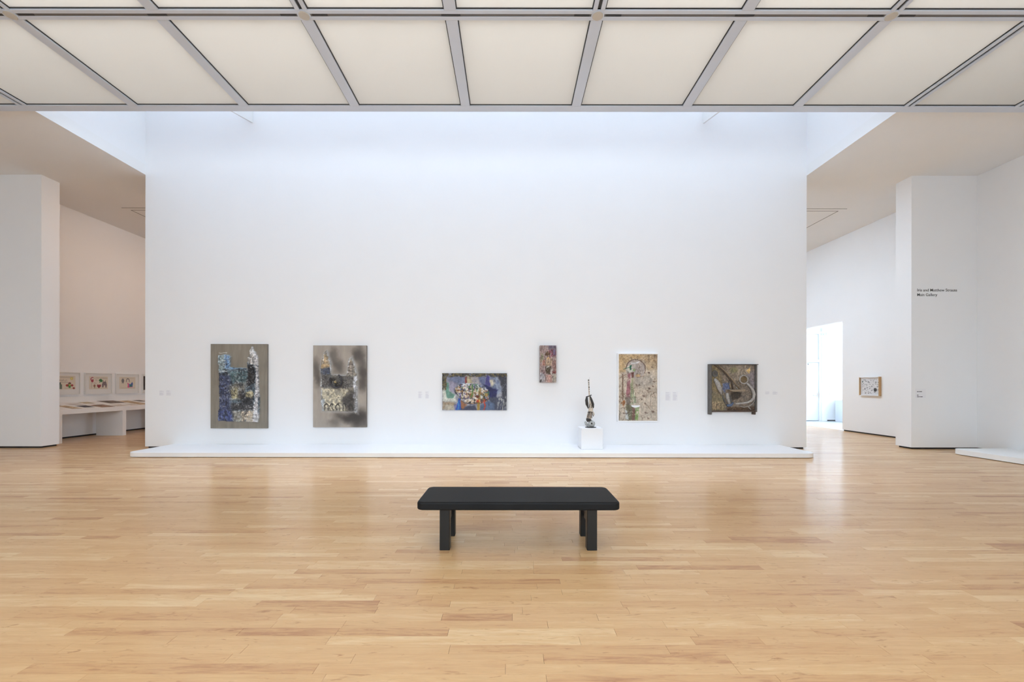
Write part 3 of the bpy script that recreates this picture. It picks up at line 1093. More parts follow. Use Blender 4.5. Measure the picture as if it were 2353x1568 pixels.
c.paint(c.line([(1310, 1060), (1300, 1350)], 70, 16), (164, 130, 44), 0.85)
c.paint(c.ell(1285, 1080, 46, 46, 0.3), (196, 60, 36))
c.paint(c.ell(1340, 1060, 40, 34, 0.3), (220, 160, 60))
c.paint(c.line([(1490, 1010), (1480, 1340)], 36, 8), (188, 74, 56), 0.95)
c.paint(c.line([(750, 850), (745, 1000)], 24, 8), (60, 56, 150), 0.9)
c.speck(sstep(1800, 1950, c.X) * sstep(880, 1000, c.Y), (190, 188, 180), 26, 110, 0.60, 81, 0.8)
c.speck(sstep(1950, 2020, c.X), (120, 122, 130), 30, 34, 0.66, 83, 0.7)
bord = np.maximum(1 - sstep(70, 130, c.Y - 238 + c.wy), (1 - sstep(70, 130, c.X - 212 + c.wx)) * (1 - sstep(480, 540, c.Y - 238)))
bord = bord * sstep(0.34, 0.46, c.n(90, 60, 89))
c.paint(bord, (62, 58, 48), 0.85)
c.speck(bord, (126, 112, 70), 44, 40, 0.56, 85, 0.85)
c.speck(bord, (34, 34, 40), 50, 44, 0.58, 87, 0.85)
n1, n2 = c.n(60, 90, 14), c.n(22, 22, 26)
c.mul(0.76 + 0.42 * n1)
c.mul(0.86 + 0.26 * n2)
c.z = 0.006 * n2 + body * (0.02 + 0.03 * b2.n(46, 46, 61)) + bord * 0.01
c.build('painted_relief', place, PAINT, t)
shellm = mat('olive brown shells', srgb(108, 96, 62), 0.6, noise=0.4, nscale=40, bump=0.3)
m_ = MB()
rg = random.Random(4)
for i in range(64):
    if i < 48:
        u, v = (i + rg.random()) / 48, rg.uniform(0.015, 0.085)
    else:
        u, v = rg.uniform(0.012, 0.06), 0.06 + 0.36 * (i - 47) / 16
    r = rg.uniform(0.012, 0.024)
    m_.lathe((X0 + (X1 - X0) * u, YW - 0.054, Z1 - (Z1 - Z0) * v), [(r, 0), (r * .9, r * .45), (r * .5, r * .8), (r * .1, r * .9)], 8, 'y')
o = m_.build('shell_border', shellm, t, smooth=True)
o['kind'] = 'stuff'

# ---- painting 4: small tall one
t, X0, X1, Z0, Z1, place = wall_art('relief_painting', 'small narrow upright pinkish brown painting hung highest', 'painting', 1240.2, 1278, 794.2, 879, 0.09)
edge = mat('umber canvas edge', srgb(110, 96, 92), 0.8, noise=0.15, nscale=30)
box(X0, X1, YW - 0.09, YW - 0.001, Z0, Z1).build('stretcher_panel', edge, t, bevel=0.004, segs=1)
c = Canvas(288, 203, 540, 1209, 5.4, (158, 136, 132))
c.warp(34, 70, 4)
c.paint(c.poly([(560, 200), (830, 200), (830, 320), (600, 330)], 50), (104, 94, 112))
c.paint(c.poly([(590, 380), (720, 310), (830, 400), (830, 560), (620, 560)], 40), (136, 84, 96))
c.paint(c.poly([(730, 330), (800, 330), (800, 520), (740, 520)], 24), (110, 96, 130))
c.paint(c.poly([(330, 480), (420, 480), (400, 740), (300, 760)], 30), (150, 146, 120))
c.paint(c.poly([(370, 700), (470, 680), (480, 860), (370, 860)], 26), (172, 122, 106))
c.paint(c.ell(545, 480, 76, 78, 0.3), (92, 66, 44))
c.paint(c.ell(566, 620, 44, 50, 0.4), (206, 168, 116))
c.paint(c.poly([(500, 640), (680, 600), (690, 860), (480, 860)], 40), (176, 152, 128))
c.paint(c.poly([(690, 700), (830, 700), (830, 1100), (700, 900)], 40), (138, 102, 96))
c.paint(c.poly([(480, 880), (650, 900), (660, 1160), (520, 1130), (470, 1000)], 26), (74, 62, 48))
c.paint(c.ell(550, 910, 34, 30, 0.4), (176, 172, 164))
c.paint(c.poly([(640, 1010), (710, 960), (690, 1160), (640, 1120)], 14), (196, 182, 176))
c.paint(c.poly([(710, 1060), (830, 1030), (830, 1110), (720, 1120)], 14), (128, 72, 70))
c.paint(c.poly([(300, 1080), (440, 1140), (440, 1410), (288, 1410)], 30), (168, 164, 168))
c.paint(c.poly([(500, 1200), (670, 1160), (670, 1410), (500, 1410)], 24), (188, 150, 140))
c.paint(c.poly([(700, 1130), (830, 1130), (830, 1410), (690, 1410)], 20), (166, 158, 146))
c.paint(c.ring(400, 1080, 40, 50, 16, 5), (110, 60, 80), 0.8)
c.paint(c.poly([(290, 1300), (350, 1310), (340, 1410), (290, 1410)], 14), (90, 84, 82))
n1, n2 = c.n(20, 90, 15), c.n(18, 22, 27)
c.mul(0.62 + 0.76 * n1)
c.mul(0.78 + 0.44 * n2)
c.speck(1.0, (206, 196, 190), 14, 60, 0.68, 55, 0.7)
c.speck(1.0, (60, 44, 42), 16, 28, 0.70, 56, 0.7)
c.z = 0.03 * n1 + 0.016 * n2
c.build('crusted_paint', place, PAINT, t)

# ---- painting 6: tall plaster relief in white frame
t, X0, X1, Z0, Z1, place = wall_art('relief_painting', 'upright tan plaster relief with crimson and green drips in a white frame', 'painting', 1421, 1509.6, 813.8, 966.5, 0.07)
back = mat('tan panel edge', srgb(176, 164, 146), 0.8, noise=0.06, nscale=20)
box(X0, X1, YW - 0.07, YW - 0.001, Z0, Z1).build('panel', back, t)
fw = 0.025
for (a, b, d, e) in ((X0 - fw, X0, Z0 - fw, Z1 + fw), (X1, X1 + fw, Z0 - fw, Z1 + fw), (X0, X1, Z1, Z1 + fw), (X0, X1, Z0 - fw, Z0)):
    box(a, b, YW - 0.11, YW - 0.001, d, e).build('frame_rail', PLAT, t, bevel=0.002, segs=1)
c = Canvas(182, 120, 773, 1330, 4.7, (188, 175, 158))
c.warp(10, 50, 7)
c.paint(c.poly([(170, 110), (700, 110), (640, 220), (420, 230), (330, 330), (320, 470), (182, 490)], 40), (194, 166, 124))
c.paint(c.poly([(640, 110), (960, 110), (960, 420), (760, 440), (690, 260)], 40), (182, 160, 130))
c.paint(c.poly([(520, 600), (880, 560), (900, 700), (700, 800), (540, 760)], 60), (176, 166, 154))
tex = sstep(330, 240, c.Y)
c.speck(tex, (128, 100, 70), 20, 22, 0.64, 61, 0.7)
c.paint(c.ell(520, 420, 192, 195, 0.04) * (c.Y < 600), (172, 162, 156))
c.paint(c.ring(520, 420, 194, 196, 16, 4, 0, 180), (92, 66, 52), 0.9)
c.paint(c.line([(712, 420), (700, 500)], 12, 4), (92, 66, 52), 0.8)
c.paint(c.poly([(420, 290), (600, 270), (560, 310), (440, 320)], 10), (206, 208, 212))
c.paint(c.ell(400, 420, 66, 76, 0.2), (196, 196, 184))
c.paint(c.poly([(395, 345), (440, 340), (430, 430), (408, 430)], 5), (36, 92, 74))
c.paint(c.line([(290, 420), (400, 380)], 12, 4), (36, 92, 74))
c.paint(c.ell(490, 440, 22, 28, 0.3), (140, 168, 110))
c.paint(c.line([(548, 580), (680, 560)], 10, 4), (96, 70, 50), 0.8)
c.paint(c.ell(570, 545, 50, 26, 0.4), (204, 164, 110), 0.8)
c.paint(c.rough(c.poly([(355, 480), (415, 490), (412, 990), (330, 1000), (345, 760), (362, 600)], 10), 46, 75, 0.26, 0.46), (146, 96, 102))
c.paint(c.poly([(425, 490), (490, 480), (480, 590), (440, 590)], 8), (94, 50, 42))
c.paint(c.rough(c.poly([(420, 700), (465, 640), (475, 800), (520, 960), (535, 1110), (415, 1110)], 12), 40, 71, 0.3, 0.5), (134, 148, 116))
c.paint(c.poly([(440, 590), (480, 590), (470, 1000), (440, 1000)], 8), (168, 166, 132), 0.8)
c.paint(c.line([(262, 480), (264, 860), (270, 1060)], 20, 5), (100, 70, 54), 0.9)
c.paint(c.line([(182, 610), (340, 520)], 12, 4), (140, 104, 84), 0.8)
c.paint(c.line([(182, 520), (262, 495)], 26, 6), (214, 198, 178))
c.paint(c.poly([(215, 1100), (300, 1030), (310, 1090), (280, 1170), (250, 1110)], 8), (150, 92, 48))
c.paint(c.poly([(330, 970), (410, 980), (420, 1150), (330, 1140)], 20), (122, 112, 104))
c.paint(c.poly([(330, 1130), (420, 1130), (520, 1200), (520, 1440), (330, 1430)], 16), (112, 110, 88))
c.paint(c.poly([(450, 1190), (510, 1190), (510, 1440), (450, 1440)], 8), (124, 84, 76), 0.8)
c.paint(c.rough(c.poly([(515, 1180), (590, 1170), (580, 1350), (560, 1440), (515, 1430)], 8), 36, 73, 0.3, 0.5), (130, 162, 96))
c.paint(c.line([(492, 870), (492, 1120)], 10, 4), (212, 206, 190))
c.paint(c.poly([(310, 1230), (350, 1240), (390, 1420), (330, 1420)], 8), (190, 196, 198))
c.paint(c.rough(c.ring(820, 1000, 92, 130, 12, 4, 0, 180), 40, 81), (134, 112, 96), 0.8)
c.paint(c.line([(822, 930), (816, 1190)], 9, 4), (110, 100, 88), 0.7)
c.paint(c.line([(700, 1130), (760, 1140), (810, 1220)], 12, 4), (120, 96, 76), 0.7)
for (a, b, r) in ((886, 670, 20), (870, 758, 20), (798, 806, 24), (762, 850, 16), (682, 950, 28), (640, 1020, 18), (732, 1290, 30), (866, 1262, 30), (776, 1402, 22),
                  (790, 490, 22), (850, 380, 18), (712, 1100, 22), (540, 740, 16), (600, 735, 14), (285, 1300, 16)):
    c.paint(c.ell(a, b, r, r * 0.8, 0.4), (112, 92, 80), 0.85)
    c.paint(c.line([(a - r, b - r * .6), (a + r, b + r * .6)], 8, 3), (92, 70, 62), 0.8)
c.paint(c.line([(480, 810), (530, 770), (640, 735)], 8, 3), (110, 90, 74), 0.7)
c.paint(c.line([(190, 1240), (210, 1290), (190, 1440)], 12, 4), (70, 70, 62), 0.8)
n1, n2 = c.n(46, 60, 16), c.n(14, 16, 28)
c.crust(1.0, (214, 204, 188), (96, 76, 60), 90, 80, 77, 0.5, 0.55)
c.crust(1 - sstep(330, 560, c.X) * 0.6, (206, 196, 178), (84, 66, 52), 44, 60, 79, 0.5, 0.6)
c.mul(0.82 + 0.36 * n1)
c.mul(0.86 + 0.28 * n2)
c.z = 0.008 + 0.02 * n1 + 0.007 * n2 + 0.012 * c.ring(520, 420, 194, 196, 26, 8, 0, 180)
c.build('plaster_relief', place, PAINT, t)
# half-round ledge
cx, cz = X0 + (X1 - X0) * (510 - 182) / 773, Z1 - (Z1 - Z0) * (1140 - 120) / 1330
r = (X1 - X0) * 88 / 773
pts = [(cx - r, cz), (cx + r, cz)] + [(cx + r * math.cos(math.radians(a)), cz - 0.5 * r * math.sin(math.radians(a))) for a in range(15, 180, 15)]
MB().prism(pts, 'y', YW - 0.15, YW - 0.07).build('half_round_ledge', CARD, t)

# ---- art work 7: boxed assemblage
t, X0, X1, Z0, Z1, place = wall_art('assemblage', 'grey brown boxed assemblage with curved horn and cup, rightmost on the main wall', 'sculpture', 1632.5, 1735, 837.5, 945.5, 0.05)
box(X0, X1, YW - 0.05, YW - 0.001, Z0, Z1).build('back_panel', LEAD, t)
c = Canvas(250, 195, 1105, 1165, 6, (114, 102, 90))
c.warp(30, 70, 3)
c.paint(c.poly([(250, 200), (420, 200), (560, 700), (420, 900), (250, 800)], 60), (116, 102, 74))
c.paint(c.poly([(250, 860), (600, 960), (600, 1360), (250, 1360)], 60), (106, 96, 74))
c.paint(c.poly([(560, 200), (1100, 200), (1280, 420), (900, 600), (700, 500)], 60), (134, 122, 108))
c.paint(c.poly([(1130, 440), (1350, 300), (1350, 900), (1250, 800)], 50), (118, 110, 112))
c.paint(c.poly([(540, 650), (720, 640), (740, 780), (640, 800), (600, 880), (545, 800)], 24), (84, 94, 124))
c.paint(c.poly([(740, 880), (1010, 880), (990, 990), (860, 1060), (780, 1100)], 24), (52, 44, 36))
c.paint(c.poly([(640, 1240), (1350, 1230), (1350, 1360), (660, 1360)], 30), (74, 56, 42))
c.paint(c.ell(820, 320, 90, 70, 0.6), (116, 112, 82))
c.paint(c.poly([(1120, 350), (1200, 270), (1220, 330), (1190, 410)], 10), (190, 162, 110))
c.paint(c.poly([(270, 1130), (480, 1110), (480, 1310), (280, 1310)], 20), (130, 112, 88))
for xx in (310, 370, 430, 530):
    c.paint(c.line([(xx, 1120), (xx + 6, 1300)], 34, 12), (150, 134, 106), 0.8)
for a in range(-20, 200, 24):
    c.paint(c.line([(1060, 960), (1060 + 200 * math.cos(math.radians(a)), 960 + 190 * math.sin(math.radians(a)))], 8, 4), (84, 76, 72), 0.6)
n1, n2 = c.n(34, 40, 17), c.n(16, 20, 29)
c.mul(0.80 + 0.62 * n1)
c.mul(0.86 + 0.34 * n2)
c.crust(1.0, (176, 164, 144), (50, 42, 36), 46, 60, 59, 0.5, 0.55)
c.z = 0.02 * n1 + 0.012 * n2
c.build('crusted_ground', place, PAINT, t)
ax = lambda xz: X0 + (X1 - X0) * (xz - 250) / 1105
az = lambda yz: Z1 - (Z1 - Z0) * (yz - 195) / 1165
yf = YW - 0.05
slate = mat('blue grey weathered wood', srgb(96, 92, 88), 0.7, noise=0.45, nscale=24, bump=0.4)
rust = mat('rusty brown wood', srgb(86, 70, 60), 0.75, noise=0.35, nscale=24, bump=0.4)
bone = mat('bone white weathered', srgb(160, 154, 148), 0.65, noise=0.75, nscale=34, bump=0.4)
tanw = mat('tan wood', srgb(146, 128, 106), 0.65, noise=0.35, nscale=34, bump=0.3)
rust2 = mat('dried brown clay', srgb(116, 98, 72), 0.8, noise=0.45, nscale=60, bump=0.5)
navy = mat('blue dabbed paint', srgb(84, 98, 124), 0.6, noise=0.3, nscale=40, bump=0.3)
box(ax(198), ax(250), YW - 0.13, YW - 0.001, az(1425), az(182)).build('frame_post', slate, t, bevel=0.006, segs=1)
box(ax(1330), ax(1366), YW - 0.13, YW - 0.001, az(1360), az(182)).build('frame_post', slate, t, bevel=0.006, segs=1)
box(ax(1292), ax(1336), YW - 0.12, YW - 0.001, az(1425), az(1330)).build('frame_foot', rust, t, bevel=0.005, segs=1)
box(ax(198), ax(1390), YW - 0.14, YW - 0.001, az(197), az(178)).build('frame_rail', slate, t, bevel=0.004, segs=1)
box(ax(250), ax(1330), YW - 0.12, YW - 0.001, az(1360), az(1326)).build('frame_rail', rust, t, bevel=0.005, segs=1)
u_ = ax(1051) - ax(1050)
MB().torus((ax(1050), yf - 0.05, az(560)), 100 * u_, 17 * u_, squash=1.02).build('cup_rim', bone, t, smooth=True)
MB().lathe((ax(1050), yf, az(560)), [(96 * u_, 0.0), (98 * u_, 0.045), (88 * u_, 0.05), (80 * u_, 0.02), (2 * u_, 0.018)], 24, 'y').build('cup_bowl', rust2, t, smooth=True)
hp = [(1115, 655), (1165, 690), (1215, 750), (1262, 830), (1290, 930), (1270, 1020), (1210, 1085), (1120, 1125), (1010, 1145), (900, 1155), (835, 1158)]
MB().tube([(ax(a), yf - 0.05 - 0.03 * math.sin(i * 0.3), az(b)) for i, (a, b) in enumerate(hp)],
          [0.024, 0.026, 0.029, 0.034, 0.036, 0.032, 0.027, 0.023, 0.021, 0.022, 0.024], 12).build('curved_horn', bone, t, smooth=True, jitter=0.003)
hp = [(1310, 880), (1335, 980), (1325, 1080), (1270, 1160), (1180, 1225), (1060, 1240), (960, 1215)]
MB().tube([(ax(a), yf - 0.035, az(b)) for a, b in hp], [0.010] * 7, 8).build('bent_wire', bone, t, smooth=True, jitter=0.003)
MB().tube([(ax(1165), yf - 0.03, az(1235)), (ax(1235), yf - 0.03, az(1298))], 0.012, 8).build('bent_wire', bone, t, smooth=True)
MB().tube([(ax(430), yf - 0.03, az(205)), (ax(600), yf - 0.06, az(370)), (ax(760), yf - 0.06, az(560)), (ax(945), yf - 0.04, az(785))], [0.016, 0.017, 0.018, 0.014], 8).build('stick', tanw, t, smooth=True, jitter=0.003)
MB().tube([(ax(330), yf - 0.03, az(205)), (ax(540), yf - 0.05, az(350)), (ax(740), yf - 0.05, az(600)), (ax(790), yf - 0.04, az(790))], [0.012, 0.013, 0.012, 0.012], 8).build('stick', rust, t, smooth=True, jitter=0.003)
MB().prism([(ax(640), az(812)), (ax(1040), az(806)), (ax(1040), az(846)), (ax(760), az(862))], 'y', yf - 0.13, yf).build('small_shelf', tanw, t)
MB().tube([(ax(330), yf - 0.03, az(540)), (ax(400), yf - 0.05, az(650)), (ax(455), yf - 0.05, az(790)), (ax(505), yf - 0.03, az(930))], [0.040, 0.058, 0.05, 0.014], 10).build('driftwood', bone, t, smooth=True, jitter=0.008)
MB().torus((ax(335), yf - 0.06, az(420)), (ax(395) - ax(335)), 0.014, squash=1.2).build('tin_rim', slate, t, smooth=True)
MB().lathe((ax(335), yf, az(420)), [(0.045, 0), (0.06, 0.055), (0.05, 0.056), (0.02, 0.02)], 20, 'y').build('tin_can', slate, t, smooth=True)
MB().tube([(ax(640), yf - 0.05, az(895)), (ax(645), yf - 0.06, az(1000)), (ax(690), yf - 0.06, az(1160))], [0.034, 0.044, 0.026], 12).build('bottle', bone, t, smooth=True, jitter=0.003)
MB().tube([(ax(710), yf - 0.04, az(960)), (ax(725), yf - 0.05, az(1060)), (ax(715), yf - 0.05, az(1160))], [0.016, 0.03, 0.024], 12).build('bottle', slate, t, smooth=True, jitter=0.003)
MB().tube([(ax(640), yf - 0.05, az(1205)), (ax(720), yf - 0.06, az(1190)), (ax(790), yf - 0.05, az(1130))], [0.03, 0.038, 0.018], 10).build('rag_knot', navy, t, smooth=True, jitter=0.007)
MB().tube([(ax(540), yf - 0.02, az(960)), (ax(580), yf - 0.03, az(1080)), (ax(640), yf - 0.02, az(1200))], [0.02, 0.024, 0.016], 8).build('rag_strip', slate, t, smooth=True, jitter=0.005)
MB().tube([(ax(715), yf - 0.03, az(660)), (ax(735), yf - 0.04, az(800))], [0.02, 0.018], 8).build('peg', tanw, t, smooth=True)
MB().tube([(ax(870), yf - 0.04, az(745)), (ax(905), yf - 0.05, az(805))], [0.012, 0.010], 8).build('peg', bone, t, smooth=True)

# ------------------------------------------------------------------ pedestal and sculpture
PX0, PX1, PY0, PY1 = 1.602, 2.084, 9.77, 10.25
pz = PLH + 0.476
t = thing('pedestal', 'white cube pedestal on the long platform', 'pedestal', ((PX0 + PX1) / 2, (PY0 + PY1) / 2, PLH))
box(PX0, PX1, PY0, PY1, PLH + 0.01, pz).build('body', WALL, t, bevel=0.002, segs=1)
box(PX0 + 0.015, PX1 - 0.015, PY0 + 0.015, PY1 - 0.015, PLH, PLH + 0.011).build('recessed_base', CARD, t)

sy = 9.98
ks = sy / F_PX


def sp_(xz, yz, dy=0.0):
    """point of the sculpture from its enlarged outline (7.84 enlargement units per pixel)"""
    px, py = 1310 + xz / 7.84, 850 + yz / 7.84
    return ((px - VPX) * ks, sy + dy, EYE + (VPY - py) * ks)


dz = pz - sp_(360, 1042)[2] + 0.012
P3 = lambda x, y_, d=0.0: (sp_(x, y_)[0], sy + d, sp_(x, y_)[2] + dz)
t = thing('sculpture', 'tall thin black and white figure sculpture standing on the white cube', 'sculpture', (P3(360, 1042)[0], sy, pz))
blk = mat('charred black shell', srgb(52, 47, 44), 0.55, noise=0.3, nscale=40, bump=0.4)
crm = mat('cream wrapped paper', srgb(214, 200, 184), 0.7, noise=0.12, nscale=50, bump=0.5)
stn = mat('grey white painted stone', srgb(176, 178, 176), 0.6, noise=0.7, nscale=38, bump=0.5)
MB().lathe((P3(372, 1040)[0], sy, pz), [(0.125, 0), (0.125, 0.008), (0.118, 0.012)], 28).build('base_plate', blk, t)
ball = MB().lathe(P3(388, 984), [(0.002, -0.078), (0.045, -0.066), (0.074, -0.031), (0.080, 0.0), (0.074, 0.031), (0.045, 0.066), (0.002, 0.078)], 22).build('ball', stn, t, smooth=True, jitter=0.003)
MB().torus((P3(378, 975)[0], sy - 0.074, P3(378, 975)[2]), 0.024, 0.010).build('ball_eye_rim', stn, ball, smooth=True)
MB().lathe((P3(378, 975)[0], sy - 0.067, P3(378, 975)[2]), [(0.024, 0), (0.026, 0.012), (0.015, 0.018)], 16, 'y').build('ball_eye', blk, ball, smooth=True)
MB().tube([P3(268, 945), P3(290, 985), P3(320, 1035)], [0.022, 0.036, 0.02], 10).build('stone_foot', stn, t, smooth=True, jitter=0.005)
MB().tube([P3(345, 935), P3(335, 910), P3(330, 880)], [0.055, 0.062, 0.05], 12).build('dark_collar', blk, t, smooth=True, jitter=0.006)
MB().tube([P3(340, 905), P3(352, 830), P3(368, 760), P3(375, 700), P3(368, 640), P3(355, 580), P3(346, 490)],
          [0.052, 0.062, 0.052, 0.052, 0.036, 0.019, 0.012], 14).build('wrapped_body', crm, t, smooth=True, jitter=0.004)
for k, (a, b) in enumerate((((300, 870), (330, 760)), ((318, 890), (342, 770)), ((352, 880), (352, 770)), ((385, 880), (372, 780)), ((410, 850), (385, 770)), ((372, 700), (378, 640)), ((330, 700), (352, 620)))):
    p, q = P3(*a, -0.06), P3(*b, -0.062)
    MB().tube([p, q], [0.008, 0.006], 6).build('black_strip', blk, t)
MB().tube([P3(310, 775, -0.045), P3(350, 765, -0.066), P3(400, 775, -0.045)], 0.008, 6).build('black_strip', blk, t)
MB().tube([P3(395, 740, -0.04), P3(418, 790, -0.03), P3(432, 815, -0.01), P3(412, 850, -0.02)], [0.012, 0.017, 0.012, 0.008], 8).build('side_fold', crm, t, smooth=True)
MB().tube([P3(300, 495, -.02), P3(292, 560, -.035), P3(300, 630, -.035), P3(322, 712, -.04)], [0.022, 0.034, 0.034, 0.006], 12).build('black_petal', blk, t, smooth=True)
MB().tube([P3(362, 490, -.015), P3(385, 560, -.03), P3(408, 630, -.03), P3(412, 690, -.03), P3(405, 705, -.02)], [0.014, 0.025, 0.028, 0.018, 0.006], 12).build('black_petal', blk, t, smooth=True)
MB().tube([P3(288, 500, -.02), P3(340, 484, -.03), P3(382, 466, -.02)], [0.012, 0.011, 0.012], 8).build('clasp', blk, t, smooth=True, jitter=0.002)
rod = MB().tube([P3(346, 500), P3(338, 350), P3(332, 186)], [0.013, 0.014, 0.013], 10).build('rod', crm, t, smooth=True)
for yz, h in ((190, 18), (232, 12), (262, 14), (300, 10), (320, 24), (362, 10), (400, 8)):
    MB().tube([P3(333 + (yz - 186) * 0.045, yz), P3(333 + (yz + h - 186) * 0.045, yz + h)], 0.0152, 10).build('dark_band', blk, rod)
MB().tube([P3(334, 186), P3(345, 165), P3(358, 143)], [0.004, 0.003, 0.002], 6).build('wire', STEEL, t)

# ------------------------------------------------------------------ wall labels
def wall_label(x0, x1, y0, y1, label, dark=False, lines=None):
    X0_, X1_ = wx(x0), wx(x1)
    Z1_, Z0_ = wz(y0, x0), wz(y1, x0)
    t = thing('wall_label', label, 'label', ((X0_ + X1_) / 2, YW, Z0_), 'small text labels beside the art works')
    box(X0_, X1_, YW - 0.004, YW - 0.0005, Z0_, Z1_).build('card', CARD, t)
    m_ = MB()
    if lines:
        for (a, b, z, h) in lines:
            m_.box(X0_ + (X1_ - X0_) * a, X0_ + (X1_ - X0_) * b, YW - 0.0052, YW - 0.0038, Z0_ + (Z1_ - Z0_) * z, Z0_ + (Z1_ - Z0_) * (z + h))
    else:
        rg_ = random.Random(int(x0))
        n = max(3, int((y1 - y0) / 1.6))
        for i in range(n):
            z = 0.9 - 0.82 * i / (n - 1)
            if i == 2 and n > 5:
                continue
            m_.box(X0_ + (X1_ - X0_) * 0.08, X0_ + (X1_ - X0_) * rg_.uniform(0.6, 0.94), YW - 0.0052, YW - 0.0038, Z0_ + (Z1_ - Z0_) * z,
                   Z0_ + (Z1_ - Z0_) * z + 0.0055)
    o = m_.build('text_lines', PRINTDARK if dark else PRINTGREY, t)
    o['kind'] = 'stuff'


wall_label(366, 378, 900, 911.5, 'left card of the label pair left of the leftmost painting')
wall_label(382, 394.3, 899.5, 911.5, 'right card of the label pair left of the leftmost painting')
wall_label(961, 970.5, 900.4, 916.5, 'left card of the label pair beside the wide multicoloured painting')
wall_label(977.3, 986, 900.4, 917, 'right card of the label pair beside the wide multicoloured painting')
wall_label(1528.6, 1541, 899.7, 920.5, 'left card of the label pair between tan relief and boxed assemblage')
wall_label(1545.5, 1557, 899.7, 920.8, 'right card of the label pair between tan relief and boxed assemblage')
wall_label(1757.7, 1768, 899, 905, 'left card of the flat label pair right of the boxed assemblage')
wall_label(1774.7, 1787.5, 899, 905.5, 'right card of the flat label pair right of the boxed assemblage')
wall_label(2103.7, 2127, 891.4, 912.5, 'square label with dark print on the right pier below the lettering', True,
           [(0.13, 0.31, 0.66, 0.065), (0.33, 0.63, 0.66, 0.07), (0.13, 0.28, 0.27, 0.07), (0.13, 0.40, 0.10, 0.07), (0.44, 0.69, 0.10, 0.07)])


def text_mesh(name, body, x0, width, zbase, cap, y, material, parent, extr=0.002):
    cu = bpy.data.curves.new(name, 'FONT')
    cu.body = body
    cu.size = 1.0
    cu.extrude = 0.5
    cu.offset = 0.004
    to = bpy.data.objects.new(name + '_src', cu)
    COL.objects.link(to)
    bpy.context.view_layer.update()
    dg = bpy.context.evaluated_depsgraph_get()
    me = bpy.data.meshes.new_from_object(to.evaluated_get(dg))
    bpy.data.objects.remove(to)
    vs = np.array([v.co[:] for v in me.vertices])
    sx = width / (vs[:, 0].max() - vs[:, 0].min())
    # cap height of the built-in font is about 0.73 of its size
    sz = cap / 0.73
    o_ = ORG.get(parent.name, Vector((0, 0, 0)))
    for v in me.vertices:
        c_ = v.co.copy()
        v.co = Vector((x0 + (c_.x - vs[:, 0].min()) * sx - o_[0], y - (c_.z + 0.5) * extr - o_[1], zbase + c_.y * sz - o_[2]))
    me.materials.clear()
    me.materials.append(material)
    o = bpy.data.objects.new(name, me)
    COL.objects.link(o)
    o.parent = parent
    o['kind'] = 'stuff'
    return o


LX0, LX1 = wx(2107.3), wx(2198.6)
LZ1, LZ2 = wz(667.5, 2150), wz(678.2, 2150)
t = thing('wall_lettering', 'two lines of dark lettering high on the right pier', 'lettering', (LX0, YW, LZ2))
text_mesh('text_line', 'Iris and Matthew Strauss', LX0, LX1 - LX0, LZ1, 6.6 * S, YW - 0.0006, PRINTDARK, t)
text_mesh('text_line', 'Main Gallery', LX0, wx(2153.2) - LX0, LZ2, 6.6 * S, YW - 0.0006, PRINTDARK, t)

# ------------------------------------------------------------------ left gallery: framed prints
FZ0, FZ1 = 1.255, 1.905


def framed(ya, yb, label, painter, mg=(0.15, 0.17)):
    t = thing('framed_print', label, 'picture', (LW, (ya + yb) / 2, FZ0), 'framed prints on the left gallery wall')
    f, d = 0.02, 0.05
    for (a, b, z0, z1) in ((ya, ya + f, FZ0, FZ1), (yb - f, yb, FZ0, FZ1), (ya + f, yb - f, FZ1 - f, FZ1), (ya + f, yb - f, FZ0, FZ0 + f)):
        box(LW + 0.001, LW + d, a, b, z0, z1).build('frame_rail', WFRAME, t)
    box(LW + 0.001, LW + 0.025, ya + f, yb - f, FZ0 + f, FZ1 - f).build('mat_board', MATB, t)
    # print: canvas 390 x 270 enlargement units
    c = Canvas(0, 0, 390, 270, 2.6, (228, 217, 200))
    painter(c)
    w, h = (yb - ya), (FZ1 - FZ0)

    def place(u, v, hh):
        return (LW + 0.027 + hh, ya + w * (mg[0] + (1 - 2 * mg[0]) * u), FZ1 - h * (mg[1] + (0.94 - 2 * mg[1]) * v))
    c.build('print', place, PAPER, t)
    box(LW + 0.040, LW + 0.042, ya + f, yb - f, FZ0 + f, FZ1 - f).build('glazing', GLASS, t)


def scrib(c, y0, seed, x0=40, x1=360, amp=6, col=(110, 100, 96)):
    rg_ = random.Random(seed)
    pts = [(x0, y0)]
    while pts[-1][0] < x1:
        pts.append((pts[-1][0] + rg_.uniform(4, 9), y0 + rg_.uniform(-amp, amp)))
    c.paint(c.line(pts, 3, 1.6), col, 0.75)


def p1(c):
    scrib(c, 22, 1); scrib(c, 36, 2, 120, 330)
    c.paint(c.ell(322, 52, 28), (218, 200, 90)); c.paint(c.ell(322, 52, 16), (224, 214, 150))
    c.paint(c.ell(64, 62, 36, 44), (206, 70, 110)); scrib(c, 92, 3, 90, 240, 18, (70, 60, 60)); scrib(c, 130, 4, 130, 250, 14, (90, 80, 80))
    c.paint(c.poly([(70, 170), (150, 170), (150, 262), (70, 262)], 4), (112, 126, 112))
    c.paint(c.poly([(100, 130), (130, 130), (130, 180), (100, 180)], 4), (84, 90, 84))
    c.paint(c.ell(245, 190, 30, 24), (170, 60, 50)); c.paint(c.ell(330, 190, 24, 22), (170, 60, 60)); c.paint(c.ell(285, 150, 26, 22), (120, 60, 60))
    c.paint(c.ell(285, 200, 24, 44), (90, 160, 80)); c.paint(c.ell(288, 180, 14, 16), (214, 200, 80))
    c.paint(c.ell(360, 246, 22, 20), (150, 70, 66)); scrib(c, 244, 5, 200, 320, 5)


